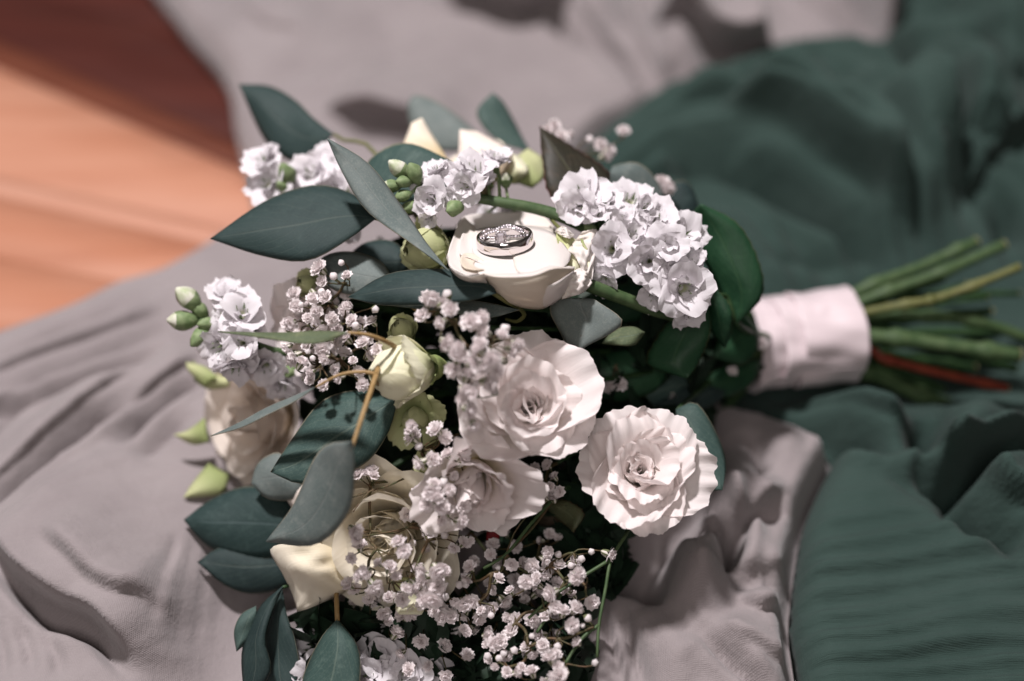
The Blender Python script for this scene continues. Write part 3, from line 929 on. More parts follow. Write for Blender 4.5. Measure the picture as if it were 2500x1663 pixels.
sp = thing('eucalyptus_sprig', 'eucalyptus sprig whose dark leaf curls out behind the frilled open lisianthus', 'eucalyptus', W(1690, 1000, 20), EG)
leaf(sp, [(1650, 1000), (1700, 985), (1750, 1060), (1772, 1130), (1764, 1196)], [(1650, 1000), (1660, 1080), (1690, 1150), (1720, 1195), (1764, 1196)], M['euc_teal'], 26, 12, 2, -2, -3, 27)
leaf(sp, [(1780, 950), (1720, 930), (1650, 950), (1600, 990)], [(1780, 950), (1740, 990), (1670, 1010), (1600, 990)], M['euc_dark'], 66, 50, 0, 0, -3, 28)
leaf(sp, [(1690, 940), (1660, 900), (1610, 905), (1570, 960)], [(1690, 940), (1660, 985), (1610, 1000), (1570, 960)], M['euc_teal'], 60, 50, 0, 0, -3, 29)
stem(sp, [(1655, 1000, 26), (1700, 960, 50), (1780, 900, 76), (1885, 850, 94)], [0.8, 1.3, 1.7], M['stem_dark'])

# --- rose foliage
RG = 'rose leaves in the bouquet'
sp = thing('rose_foliage', 'single brown-green pointed rose leaf standing up behind the white stock', 'leaf', W(1400, 470, 44), RG)
leaf(sp, [(1430, 500), (1345, 480), (1325, 400), (1318, 309)], [(1430, 500), (1490, 430), (1400, 360), (1318, 309)], M['rose_leaf_brown'], 36, 46, -6, 4, -3, 30, serr=0.03, nu=22)
stem(sp, [(1425, 495, 36), (1480, 560, 46), (1700, 750, 76), (1880, 820, 94)], [0.7, 1.4], M['stem_dark'])
sp = thing('rose_foliage', 'large glossy dark green rose leaves between the white stock and the ribbon', 'leaf', W(1790, 760, 50), RG)
leaf(sp, [(1800, 790), (1745, 690), (1700, 590), (1693, 520), (1712, 498)], [(1800, 790), (1862, 720), (1850, 630), (1800, 545), (1712, 498)], M['rose_leaf'], 42, 34, 4, -2, -3, 31, serr=0.025, nu=26)
leaf(sp, [(1770, 850), (1730, 800), (1722, 740), (1740, 695)], [(1770, 850), (1785, 810), (1784, 750), (1740, 695)], M['rose_leaf'], 34, 28, 2, -3, -2, 32, serr=0.04, nu=22)
leaf(sp, [(1730, 745), (1650, 770), (1600, 830), (1582, 890), (1676, 924)], [(1730, 745), (1735, 800), (1722, 850), (1700, 895), (1676, 924)], M['rose_leaf'], 30, 26, 4, -2, -3, 33, serr=0.035, nu=26)
leaf(sp, [(1850, 800), (1800, 760), (1760, 800), (1740, 870)], [(1850, 800), (1850, 850), (1810, 890), (1740, 870)], M['rose_leaf'], 66, 54, 0, 0, -3, 34, serr=0.03, nu=22)
leaf(sp, [(1860, 880), (1800, 880), (1740, 910), (1700, 960)], [(1860, 880), (1840, 930), (1780, 970), (1700, 960)], M['rose_leaf'], 76, 60, 0, 0, -3, 35, serr=0.03, nu=22)
leaf(sp, [(1640, 720), (1560, 690), (1480, 700), (1400, 740)], [(1640, 720), (1600, 770), (1500, 790), (1400, 740)], M['rose_leaf'], 44, 40, 0, 0, -3, 36, serr=0.03, nu=22)
leaf(sp, [(1640, 900), (1560, 850), (1480, 860), (1400, 920)], [(1640, 900), (1590, 960), (1490, 980), (1400, 920)], M['rose_leaf'], 50, 46, 0, 0, -3, 37, serr=0.03, nu=22)
stem(sp, [(1735, 745, 32), (1770, 720, 40), (1800, 790, 44), (1850, 820, 70), (1885, 830, 94)], [0.8, 1.2, 1.6], M['stem_dark'])
sp = thing('rose_foliage', 'small olive rose leaf with red serrated edge beneath the frilled open lisianthus', 'leaf', W(1330, 1230, 30), RG)
leaf(sp, [(1320, 1225), (1350, 1260), (1385, 1285), (1400, 1300)], [(1320, 1225), (1375, 1220), (1425, 1252), (1400, 1300)], M['rose_leaf_olive'], 26, 14, 2, -2, -3, 38, serr=0.06, nu=22)
leaf(sp, [(1260, 1220), (1290, 1270), (1330, 1285), (1370, 1270)], [(1260, 1220), (1310, 1205), (1350, 1225), (1370, 1270)], M['rose_leaf_brown'], 36, 24, 2, -2, -3, 39, serr=0.05, nu=22)
stem(sp, [(1322, 1228, 27), (1370, 1160, 44), (1600, 960, 74), (1880, 850, 96)], [0.7, 1.4], M['stem_dark'])
sp = thing('red_bract', 'narrow dark red leaf hanging under the cup-shaped lisianthus', 'leaf', W(1205, 1275, 22))
leaf(sp, [(1206, 1262), (1192, 1285), (1188, 1320), (1200, 1342)], [(1206, 1262), (1222, 1285), (1216, 1322), (1200, 1342)], M['red_leaf'], 20, 14, 0, 0, -2, 40)
stem(sp, [(1206, 1264, 20), (1230, 1210, 40), (1400, 1040, 64), (1880, 850, 96)], [0.6, 1.2], M['stem_dark'])


# ------------------------------------------------------------------ generic petals and blooms
def petal_mesh(name, L, Wd, o0, o1, mat, p=1.0, wrap=1.0, ruf=0.0, rfreq=6.0, ser=0.0, tipr=0.25, curl=0.0, seed=0, nu=11, nv=15, base_r=0.6, wexp=0.6, notch=0.0, crimp=None):
    r = random.Random(seed)
    crimp = 0.45 * ruf if crimp is None else crimp
    o0, o1, curl = math.radians(o0), math.radians(o1), math.radians(curl)
    N = 80
    ug = np.linspace(0, 1.15, N)
    th = o0 + (o1 - o0) * ug ** p + curl * np.clip((ug - 0.72) / 0.28, 0, None) ** 2
    du = ug[1] - ug[0]
    rr = base_r + np.concatenate([[0], np.cumsum(np.sin(th[:-1]) * du * L)])
    hh = np.concatenate([[0], np.cumsum(np.cos(th[:-1]) * du * L)])
    ph = [r.uniform(0, 6.28) for _ in range(6)]
    jit = [r.uniform(-1, 1) for _ in range(nv)]
    V, UV = [], []
    for i in range(nu):
        u = i / (nu - 1)
        for j in range(nv):
            v = 2 * j / (nv - 1) - 1
            ue = u * (1 - tipr * abs(v) ** 2.6 - notch * max(0, 1 - abs(v) * 3)) + (ser * (0.45 * jit[j] + 0.7 * math.sin(3.1 * rfreq * v + ph[4])) * max(0, (u - 0.7) / 0.3) ** 2 if ser else 0)
            rad, h, tt = np.interp(ue, ug, rr), np.interp(ue, ug, hh), np.interp(ue, ug, th)
            w = Wd * (u ** wexp) * (1 - 0.28 * u ** 5)
            Rw = max(rad, 1.2) * wrap + 0.6
            a = max(-2.9, min(2.9, v * w / Rw))
            x = rad - Rw + Rw * math.cos(a)
            y = Rw * math.sin(a)
            dsp = ruf * u ** 2 * (0.4 + 0.6 * abs(v)) * math.sin(0.75 * rfreq * v + ph[0])
            dsp += crimp * u ** 5 * (math.sin(2.6 * rfreq * v + ph[1]) + 0.7 * math.sin(4.9 * rfreq * v + ph[2]))
            dsp += 0.25 * ruf * math.sin(5 * u + 3 * v + ph[3]) * u
            x += dsp * math.cos(tt) * math.cos(a)
            y += dsp * math.cos(tt) * math.sin(a)
            z = h - dsp * math.sin(tt)
            V.append((x * MM, y * MM, z * MM))
            UV.append((j / (nv - 1), u))
    return mesh_from(name, V, grid_faces(nu, nv), [mat], UV)


def frame(loc_mm, axis, roll=0.0, scale=1.0, parent=None):
    q = Vector(axis).to_track_quat('Z', 'Y').to_matrix().to_4x4()
    loc = Vector(loc_mm) * MM
    if parent is not None:
        loc = loc - parent.location
    return Matrix.Translation(loc) @ q @ Matrix.Rotation(roll, 4, 'Z') @ Matrix.Scale(scale, 4)


def calyx_mesh(name, R, H, mat, n=5, spread=0.9):
    V, F = [], []
    segs, rings = 10, 5
    for i in range(rings):
        s = i / (rings - 1)
        rad = R * (0.25 + 0.75 * math.sin(s * math.pi / 2))
        for k in range(segs):
            a = 2 * math.pi * k / segs
            V.append((rad * math.cos(a) * MM, rad * math.sin(a) * MM, (s - 1) * H * MM))
    for i in range(rings - 1):
        for k in range(segs):
            F.append((i * segs + k, i * segs + (k + 1) % segs, (i + 1) * segs + (k + 1) % segs, (i + 1) * segs + k))
    for k in range(n):     # sepals
        a = 2 * math.pi * k / n
        o = len(V)
        for s in range(5):
            w = (1 - s / 4) ** 0.8 * R * 0.45 + 0.05
            rad, z = R * (0.9 + spread * s / 4), H * 1.1 * s / 4 * (1.2 - spread * 0.5)
            for sd in (-1, 0, 1):
                x, y = rad + (0.15 * R if sd == 0 else 0), sd * w
                V.append(((x * math.cos(a) - y * math.sin(a)) * MM, (x * math.sin(a) + y * math.cos(a)) * MM, z * MM))
        for s in range(4):
            for c in range(2):
                b = o + s * 3 + c
                F.append((b, b + 1, b + 4, b + 3))
    return mesh_from(name, V, F, [mat])


def bloom(name, label, cat, pos, ax, petals, mat, roll=0.0, group=None, calyx=(4, 5), stem_r=1.9, stem_k=0, scale=1.0, calyx_mat='sepal', depth=0.0, with_stem=True):
    """petals: list of (azimuth deg, dict for petal_mesh). pos (px, py, t) is the bloom's rim centre, depth mm back to its base"""
    axis = axw(ax)
    base = np.array(W(*pos)) - np.array(axis) * depth
    t = thing(name, label, cat, base, group)
    Fm = frame(base, axis, roll, scale, t)
    for k, (az, kw) in enumerate(petals):
        kw = dict(kw)
        m = kw.pop('m', mat)
        tilt = kw.pop('tilt', (0, 0))
        me = petal_mesh('petal', mat=m, seed=kw.pop('seed', k + int(pos[0])), **kw)
        link('petal', me, t, Fm @ Matrix.Rotation(math.radians(az), 4, 'Z') @ Matrix.Rotation(tilt[0], 4, 'Y') @ Matrix.Rotation(tilt[1], 4, 'X'))
    if calyx:
        link('calyx', calyx_mesh('calyx', calyx[0], calyx[1], M[calyx_mat]), t, Fm @ Matrix.Translation((0, 0, 0.0005)))
    if with_stem:
        b0 = base - np.array(axis) * calyx[1] * 0.8 if calyx else base
        e = np.array(W(*to_handle((pos[0], pos[1], pos[2]), stem_k)[2]))
        m = b0 * 0.5 + e * 0.5 - np.array(axis) * 18 + np.array([0, 0, -4])
        P = cr([b0, b0 - np.array(axis) * 9, m, e], 16)
        V, F = tube(P, [stem_r * 0.9, stem_r * 1.1], 8)
        child('stem', t, V, F, [M['stem_dark']])
    return t, Fm


def layers(spec, seed, jitter=12):
    """spec: (count, kwargs, start azimuth)"""
    r = random.Random(seed)
    out = []
    for n, kw, a0 in spec:
        for i in range(n):
            k = dict(kw)
            k['L'] = kw['L'] * r.uniform(0.92, 1.08)
            k['o1'] = kw['o1'] + r.uniform(-7, 7)
            k['seed'] = r.randrange(10 ** 6)
            w = k.pop('loose', 0.05)
            k['tilt'] = (r.uniform(-w, w), r.uniform(-w, w))
            k['L'] *= 1 + r.uniform(-w, w)
            out.append((a0 + 360 * i / n + r.uniform(-jitter, jitter) * (2.2 if w > 0.095 else 1), k))
    return out


LISG = 'open lisianthus flowers'
lis_core = dict(L=15, Wd=9, o0=-3, o1=6, ruf=0.8, rfreq=3.5, ser=0.02, nv=21, nu=11, curl=45, loose=0.12, base_r=1.6, tipr=0.18)
lis_in = dict(L=19, Wd=14, o0=4, o1=18, ruf=1.4, rfreq=3.6, ser=0.022, nv=31, nu=13, curl=50, loose=0.12, tipr=0.18, crimp=0.7)
lis_mid = dict(L=24.5, Wd=19, o0=14, o1=32, ruf=2.5, rfreq=3.4, ser=0.022, nv=37, nu=14, curl=42, loose=0.12, tipr=0.17, crimp=0.8)
lis_out = dict(L=28, Wd=22, o0=34, o1=66, ruf=2.6, rfreq=3.4, ser=0.02, nv=41, nu=14, curl=30, loose=0.10, tipr=0.16, crimp=0.8)
pistil = dict(L=12, Wd=2.4, o0=6, o1=10, ruf=0.1, m=M['bud_green'], nv=7, nu=6)
bloom('lisianthus', 'frilled open white lisianthus at the bouquet edge near the bare beige cloth', 'flower', (1568, 1145, -2), (0.06, 0.36, 0.92),
      layers([(1, pistil, 0)] + [(n, dict(k, rfreq=4.6, crimp=0.75, ser=0.028), a) for n, k, a in ((3, lis_core, 10), (4, lis_in, 20), (4, lis_mid, 55), (5, dict(lis_mid, o1=64, L=25), 10), (6, lis_out, 30))], 4), M['lis'], group=LISG, depth=17, stem_k=1, scale=1.08, roll=0.5)
bloom('lisianthus', 'largest ruffled white lisianthus, partly veiled by tiny flowers, beside the green-cream bud', 'flower', (1292, 985, -10), (0.12, 0.30, 0.94),
      layers([(1, pistil, 0), (3, lis_core, 50), (4, lis_in, 10), (4, lis_mid, 35), (4, dict(lis_mid, o1=70, L=26, Wd=22), 80), (5, dict(lis_out, L=29, Wd=23), 0)], 11), M['lis'], group=LISG, depth=17, stem_k=2, scale=1.14)
bloom('lisianthus', 'half-open cup-shaped lisianthus tucked under the largest one', 'flower', (1158, 1178, -8), (0.05, -0.45, 0.88),
      layers([(4, dict(L=21, Wd=15, o0=24, o1=-14, ruf=0.6, ser=0.02, nv=25, nu=12, loose=0.1), 0), (3, dict(L=24, Wd=19, o0=28, o1=10, ruf=1.2, ser=0.03, nv=27, nu=12, curl=45, loose=0.14), 60),
              (4, dict(L=25, Wd=16, o0=36, o1=56, ruf=2.2, rfreq=3.5, ser=0.03, nv=27, nu=12, curl=30, loose=0.16), 20)], 21), M['lis'], group=LISG, depth=14, stem_k=3, scale=1.2)
bloom('lisianthus', 'shaded lisianthus low down behind the baby\'s breath under the yellow rose', 'flower', (1025, 1545, 22), (-0.25, -0.35, 0.9),
      layers([(3, lis_in, 0), (4, lis_mid, 40), (5, lis_out, 10)], 31), M['lis'], group=LISG, depth=12, stem_k=4, scale=0.9)
bloom('lisianthus', 'pale lisianthus mostly hidden behind the baby\'s breath next to the stock with green buds', 'flower', (745, 800, 30), (-0.45, 0.1, 0.85),
      layers([(3, lis_in, 0), (4, lis_mid, 40), (5, lis_out, 10)], 37), M['lis'], group=LISG, depth=12, stem_k=5, scale=0.85)

# buds
BUDG = 'green-cream flower buds'
bud_p = dict(L=24, Wd=18, o0=62, o1=-58, ruf=0.25, tipr=0.2, nv=15, nu=12, wrap=1.05)
bud_o = dict(L=17, Wd=12, o0=58, o1=10, ruf=0.9, tipr=0.3, nv=19, nu=11, curl=40, ser=0.03, wrap=1.1)
bloom('lisianthus_bud', 'plump green-cream bud between the golden eucalyptus stalk and the largest lisianthus', 'bud', (985, 908, -10), (-0.80, -0.12, 0.50),
      layers([(5, bud_p, 0), (3, dict(bud_p, L=20, Wd=14), 30), (3, bud_o, 75)], 41), M['bud_cream'], group=BUDG, depth=12, stem_k=6, scale=1.22)
bloom('lisianthus_bud', 'small light green bud just above the plump green-cream bud', 'bud', (972, 792, 4), (-0.3, 0.5, 0.7),
      layers([(5, dict(bud_p, L=16, Wd=11), 0), (3, dict(bud_o, L=12), 30)], 43), M['bud_green'], group=BUDG, depth=9, stem_k=7, scale=0.75)
bloom('lisianthus_bud', 'ragged green bud below the plump green-cream bud', 'bud', (1010, 1035, 6), (0.0, -0.35, 0.9),
      layers([(4, dict(bud_p, L=14, Wd=10), 0), (5, dict(bud_o, L=15, o1=60, ruf=1.5), 20)], 47), M['bud_green'], group=BUDG, depth=10, stem_k=8, scale=0.9)
bloom('lisianthus_bud', 'yellowish green bud behind the upright grey eucalyptus leaf', 'bud', (1035, 608, 14), (-0.7, 0.0, 0.7),
      layers([(5, bud_p, 0), (4, dict(bud_o, L=18, o1=25), 30)], 53), M['bud_green'], group=BUDG, depth=12, stem_k=9, scale=0.95)
bloom('lisianthus_bud', 'small pale green bud at the eucalyptus behind the baby\'s breath', 'bud', (735, 690, 24), (-0.6, 0.3, 0.7),
      layers([(4, dict(bud_p, L=15, Wd=10), 0), (3, dict(bud_o, L=12), 30)], 59), M['bud_green'], group=BUDG, depth=8, stem_k=10, scale=0.75)
bloom('lisianthus_bud', 'green bud among pink-white tiny flowers under the plump bud', 'bud', (1040, 1135, -6), (-0.1, 0.1, 0.9),
      layers([(4, dict(bud_p, L=12, Wd=8), 0), (4, dict(bud_o, L=10, o1=40), 30)], 61), M['bud_green'], group=BUDG, depth=8, stem_k=11, scale=0.7)
bloom('lisianthus_bud', 'slim olive bud in shade beside the yellow rose', 'bud', (1015, 1225, 18), (-0.1, -0.8, 0.5),
      layers([(5, dict(bud_p, L=22, Wd=9, o0=38, o1=-22), 0)], 67), M['rose_cream'], group=BUDG, depth=12, stem_k=12, scale=0.9)

# roses
ROSEG = 'roses in the bouquet'


def rose_layers(seed, s=1.0, openness=0.0):
    o = openness
    return layers([(3, dict(L=19 * s, Wd=9 * s, o0=4, o1=-4, ruf=0.3, nv=11, nu=10, curl=18, loose=0.1), 20),
                   (4, dict(L=23.5 * s, Wd=13 * s, o0=20, o1=-16, ruf=0.4, nv=13, nu=11, curl=22, loose=0.08), 70),
                   (3, dict(L=20 * s, Wd=13 * s, o0=14, o1=-8, ruf=0.3, nv=13, nu=11, curl=12), 0),
                   (4, dict(L=23 * s, Wd=16 * s, o0=28, o1=2 + o, ruf=0.4, nv=13, nu=11, curl=30), 40),
                   (5, dict(L=26 * s, Wd=18 * s, o0=42, o1=16 + o, ruf=0.6, nv=13, nu=11, curl=45), 10),
                   (5, dict(L=28 * s, Wd=18 * s, o0=55, o1=34 + o, ruf=0.8, nv=13, nu=11, curl=55), 45)], seed)


t, _ = bloom('rose', 'soft peach rose on the cloth side under the stock with green buds', 'rose', (585, 1030, 52), (-0.62, -0.05, 0.75), rose_layers(71, 1.3, 10), M['rose_peach'], group=ROSEG, depth=27, stem_k=13)
patch('sepal', t, [(500, 945, 58), (460, 905, 60), (455, 885, 62)], [(530, 920, 56), (500, 895, 60), (455, 885, 62)], M['bud_green'], bulge=-2)
patch('sepal', t, [(500, 1020, 60), (460, 1050, 62), (425, 1062, 64)], [(510, 1080, 58), (470, 1085, 62), (425, 1062, 64)], M['bud_green'], bulge=-3)
patch('sepal', t, [(510, 1130, 58), (470, 1180, 54), (448, 1215, 52)], [(560, 1160, 56), (540, 1205, 54), (448, 1215, 52)], M['bud_green'], bulge=-3)
patch('sepal', t, [(470, 880, 64), (500, 905, 62), (560, 925, 58)], [(475, 930, 64), (510, 950, 62), (560, 945, 58)], M['bud_green'], bulge=-3)

t, _ = bloom('rose', 'cream yellow rose with a pointed tan outer petal above trailing eucalyptus', 'rose', (935, 1325, 0), (-0.22, -0.20, 0.95), rose_layers(83, 1.0, 6), M['rose_yellow'], group=ROSEG, depth=27, stem_k=14, scale=1.42)
patch('petal', t, [(845, 1330, 14), (760, 1325, 6), (690, 1328, 6), (660, 1345, 12), (690, 1400, 14), (715, 1450, 16)], [(860, 1400, 16), (850, 1435, 12), (830, 1452, 8), (790, 1470, 8), (755, 1485, 10), (726, 1494, 14)],
      M['rose_yellow'], bulge=-6, wave=2.0, seed=5, nu=24, nv=15, crk=0.8)
patch('petal', t, [(840, 1330, 20), (770, 1290, 22), (715, 1240, 26), (670, 1178, 30)], [(880, 1230, 18), (840, 1190, 20), (770, 1170, 24), (690, 1168, 30)], M['rose_peach'], bulge=-3, wave=0.8, seed=6)
patch('petal', t, [(960, 1410, 0), (968, 1460, 2), (966, 1488, -2), (975, 1500, -6)], [(1040, 1410, 0), (1032, 1460, 2), (1036, 1486, -2), (1030, 1500, -6)], M['bud_cream'], bulge=-3, wave=0.5, seed=9)

t, _ = bloom('rose', 'blurred cream rose with upturned petal tips behind the upper stock', 'rose', (1150, 410, 72), (-0.35, 0.80, 0.35), rose_layers(97, 0.85, 4), M['rose_cream'], group=ROSEG, depth=14, stem_k=15)
patch('petal', t, [(960, 400, 56), (985, 350, 58), (1005, 300, 60)], [(1100, 400, 54), (1065, 345, 58), (1030, 288, 62)], M['rose_cream'], bulge=-3, wave=0.8, seed=11)
patch('petal', t, [(1110, 430, 44), (1118, 380, 46), (1122, 316, 52)], [(1230, 430, 42), (1250, 372, 46), (1165, 320, 54)], M['rose_peach'], bulge=-4, wave=0.8, seed=12)
patch('petal', t, [(1215, 430, 52), (1260, 385, 54), (1290, 362, 58)], [(1300, 460, 50), (1330, 430, 52), (1325, 385, 58)], M['bud_green'], bulge=-3, wave=1.2, seed=13)
patch('petal', t, [(1190, 440, 50), (1220, 400, 50), (1250, 375, 52)], [(1260, 450, 48), (1290, 420, 48), (1280, 390, 52)], M['bud_cream'], bulge=-3, wave=1.2, seed=14)


# --- the rose that carries the rings, petal by petal
def Q(x, y, t):
    return (1100 + x * 0.1722, 500 + y * 0.1722, t)


def seat_t(py):
    return 3.2 - 0.327 * (py - 602)


def S(x, y, d=0.0):
    px, py, _ = Q(x, y, 0)
    return (px, py, seat_t(py) + d)


r1 = thing('rose', 'creamy white rose whose smooth upper petal carries the two rings', 'rose', W(1270, 680, 10), ROSEG)
RW, RC = M['rose_seat'], M['rose_flank']
pa = dict(nu=22, nv=13, th=0.16)
# back petal standing behind the seat
patch('petal', r1, [Q(1540, 520, 20), Q(1200, 420, 24), Q(800, 400, 26), Q(300, 440, 22), Q(90, 640, 8)],
      [Q(1480, 330, 26), Q(1250, 118, 33), Q(760, 108, 36), Q(190, 165, 31), Q(52, 420, 15)], RW, bulge=2.5, wave=0.5, seed=21, **pa)
# seat: under petal and the big lobe
patch('petal', r1, [S(1500, 950, 3), S(960, 1000, 2), S(500, 1020, 1), S(380, 950, 0.8), S(330, 850, 0.8)],
      [S(1450, 330, 2), S(1000, 290, 0), S(600, 310, 0), S(400, 350, 0.3), S(300, 480, 0.8)], RW, bulge=-0.4, wave=0.35, seed=22, **pa)
patch('petal', r1, [S(880, 740, -0.2), S(960, 960, 0.2), S(1250, 960, 0.2), S(1560, 920, 1.0), S(1690, 800, 4)],
      [S(820, 500, -0.3), S(960, 330, -0.3), S(1200, 320, -0.6), S(1480, 420, 1), S(1712, 700, 5)], RW, bulge=-2.8, wave=0.35, seed=23, **pa)
# nested petals at the heart, seen edge-on along the bloom axis
hp_ = dict(nu=22, nv=9, th=0.16)
patch('petal', r1, [S(360, 330, 3), S(240, 480, 3), S(190, 700, 3), S(240, 880, 3), S(480, 960, 2)],
      [S(190, 170, 2), S(50, 430, 1), S(-38, 690, -1.0), S(5, 880, -2), S(230, 1010, -1.5)], RW, bulge=1.6, wave=0.7, seed=24, **hp_)
patch('petal', r1, [S(430, 420, 0), S(350, 520, 1), S(320, 640, 1), S(360, 780, 0.5), S(460, 850, 0)],
      [S(330, 340, -0.6), S(185, 385, -1.2), S(120, 570, -1.6), S(135, 700, -2.0), S(300, 760, -1.4)], RW, bulge=1.2, wave=0.5, seed=25, **hp_)
patch('petal', r1, [S(480, 800, 0), S(380, 790, 0.6), S(330, 830, 0.6), S(360, 890, 0), S(480, 920, -0.6)],
      [S(330, 690, -1.8), S(190, 690, -2.4), S(135, 780, -2.6), S(190, 890, -2.8), S(340, 930, -2.2)], RC, bulge=1.0, wave=0.4, seed=26, **hp_)
patch('petal', r1, [Q(520, 1110, -14), Q(250, 1120, -8), Q(40, 1000, -2), Q(-60, 760, 8)], [S(480, 975, -1.6), S(230, 1015, -1.8), S(0, 885, -2.2), S(-40, 690, -1.2)], RW, bulge=-2, wave=0.4, seed=27, **hp_)
# the deep flank with its pale rolled rim
patch('petal', r1, [Q(470, 985, -19), Q(700, 1012, -21), Q(1150, 992, -22), Q(1450, 892, -18), Q(1760, 895, -8)],
      [Q(600, 1200, -10), Q(850, 1400, -7), Q(1150, 1478, -4), Q(1400, 1430, -3), Q(1720, 1060, 0)], RC, bulge=-5.5, wave=0.2, seed=28, nu=22, nv=15, th=0.16)
patch('petal', r1, [S(460, 975, -0.4), S(700, 985, -1.0), S(1150, 955, -1.2), S(1450, 862, -0.4), S(1765, 880, 9)],
      [Q(475, 990, -19.8), Q(700, 1030, -22), Q(1150, 1012, -23), Q(1450, 912, -19), Q(1760, 905, -8.5)], RW, bulge=-0.6, wave=0.1, seed=29, nu=22, nv=7, th=0.16)
patch('petal', r1, [Q(1150, 1340, -10), Q(1250, 1200, -16.5), Q(1500, 1095, -16.5), Q(1745, 940, -9)],
      [Q(1180, 1470, -5), Q(1400, 1432, -4.5), Q(1600, 1285, -4), Q(1760, 1010, -2)], RW, bulge=-3.0, wave=0.2, seed=30, nu=18, nv=11, th=0.16)
# crinkled outer petals behind the flank
patch('petal', r1, [Q(1500, 470, 8), Q(1600, 800, 2), Q(1740, 1000, -4), Q(1600, 1320, -2)], [Q(1500, 345, 14), Q(1680, 420, 12), Q(1950, 700, 8), Q(1985, 1000, 4)], M['bud_cream'], bulge=1.5, wave=1.2, seed=31, nu=30, nv=17, crk=1.1, th=0.16)
patch('petal', r1, [Q(1660, 640, 6), Q(1780, 760, 3), Q(1860, 980, 0), Q(1760, 1160, -3)], [Q(1870, 380, 15), Q(2080, 360, 14), Q(2065, 640, 10), Q(2010, 1060, 5)], RW, bulge=-1.5, wave=2.0, seed=32, nu=34, nv=17, serr=0.02, crk=1.3, th=0.16)
patch('petal', r1, [Q(1600, 1060, -2), Q(1720, 960, -4), Q(1830, 900, -4), Q(1940, 960, -1)], [Q(1580, 1340, -3), Q(1720, 1300, -5), Q(1890, 1240, -4), Q(2010, 1110, 0)], RW, bulge=-2.0, wave=1.6, seed=33, nu=34, nv=15, serr=0.035, crk=1.0, th=0.16)
patch('petal', r1, [Q(1480, 380, 12), Q(1560, 440, 9), Q(1700, 480, 8)], [Q(1510, 345, 13), Q(1610, 305, 14), Q(1760, 430, 12)], RW, bulge=-1.5, wave=1.4, seed=34, nu=28, nv=13, serr=0.03, crk=0.9, th=0.16)
patch('sepal', r1, [Q(1880, 500, 7), Q(1900, 560, 6), Q(1950, 640, 5)], [Q(1850, 480, 8), Q(1860, 560, 6.5), Q(1935, 650, 5)], M['bud_green'], bulge=-0.5, nu=8, nv=5)
stem(r1, [Q(1355, 95, 24), Q(1440, 220, 20), Q(1550, 340, 15)], [0.5, 0.75], M['stem_olive'], 'sepal')
stem(r1, [(1420, 690, 6), (1520, 728, 12), (1626, 766, 22), (1780, 800, 60), (1890, 830, 94)], [2.6, 2.4, 2.2], M['stem'])

# ------------------------------------------------------------------ the rings
ring_n = axw((-0.085, 0.908, 0.41))
top_c = np.array(W(1231.2, 571.5, 0))
BW = 4.6
bot_c = top_c - np.array(ring_n) * BW
wb = thing('wedding_band', 'plain polished white gold wedding band lying on the rose petal', 'ring', bot_c, 'rings on the rose')
Fm = frame(bot_c, ring_n, 0, 1, wb)
prof = []
ro, ri = 10.05, 8.75
for k in range(40):     # rounded rectangle section
    a = 2 * math.pi * k / 40
    cx, cz = math.copysign(abs(math.cos(a)) ** 0.45, math.cos(a)), math.copysign(abs(math.sin(a)) ** 0.35, math.sin(a))
    prof.append(((ro + ri) / 2 + cx * (ro - ri) / 2 + (0.26 * (1 - cz * cz) if cx > 0 else 0), BW / 2 + cz * BW / 2))
V, F = [], []
NS = 96
for s in range(NS):
    a = 2 * math.pi * s / NS
    for (r_, z_) in prof:
        V.append((r_ * math.cos(a) * MM, r_ * math.sin(a) * MM, z_ * MM))
n_ = len(prof)
for s in range(NS):
    for k in range(n_):
        F.append((s * n_ + k, ((s + 1) % NS) * n_ + k, ((s + 1) % NS) * n_ + (k + 1) % n_, s * n_ + (k + 1) % n_))
link('band', mesh_from('band', V, F, [M['silver']]), wb, Fm)

er = thing('engagement_ring', 'jewelled ring with rectangular stone and sparkling rows nested inside the plain band', 'ring', bot_c, 'rings on the rose')


def RQ(x, y, t):
    return np.array(W(*Q(x, y, t)))


def gem(R, seed=0):
    """small brilliant: table, girdle, point"""
    V, F = [], []
    for rad, z, n, ph in ((R * 0.55, R * 0.45, 6, 0.0), (R, 0.05 * R, 6, 0.5)):
        for k in range(n):
            a = 2 * math.pi * (k + ph) / n
            V.append(np.array((rad * math.cos(a), rad * math.sin(a), z)))
    V.append(np.array((0, 0, -0.8 * R)))
    F.append((0, 1, 2, 3, 4, 5))
    for k in range(6):
        F += [(k, 6 + k, (k + 1) % 6), (6 + k, 6 + (k + 1) % 6, (k + 1) % 6), (6 + k, 12, 6 + (k + 1) % 6)]
    return V, F


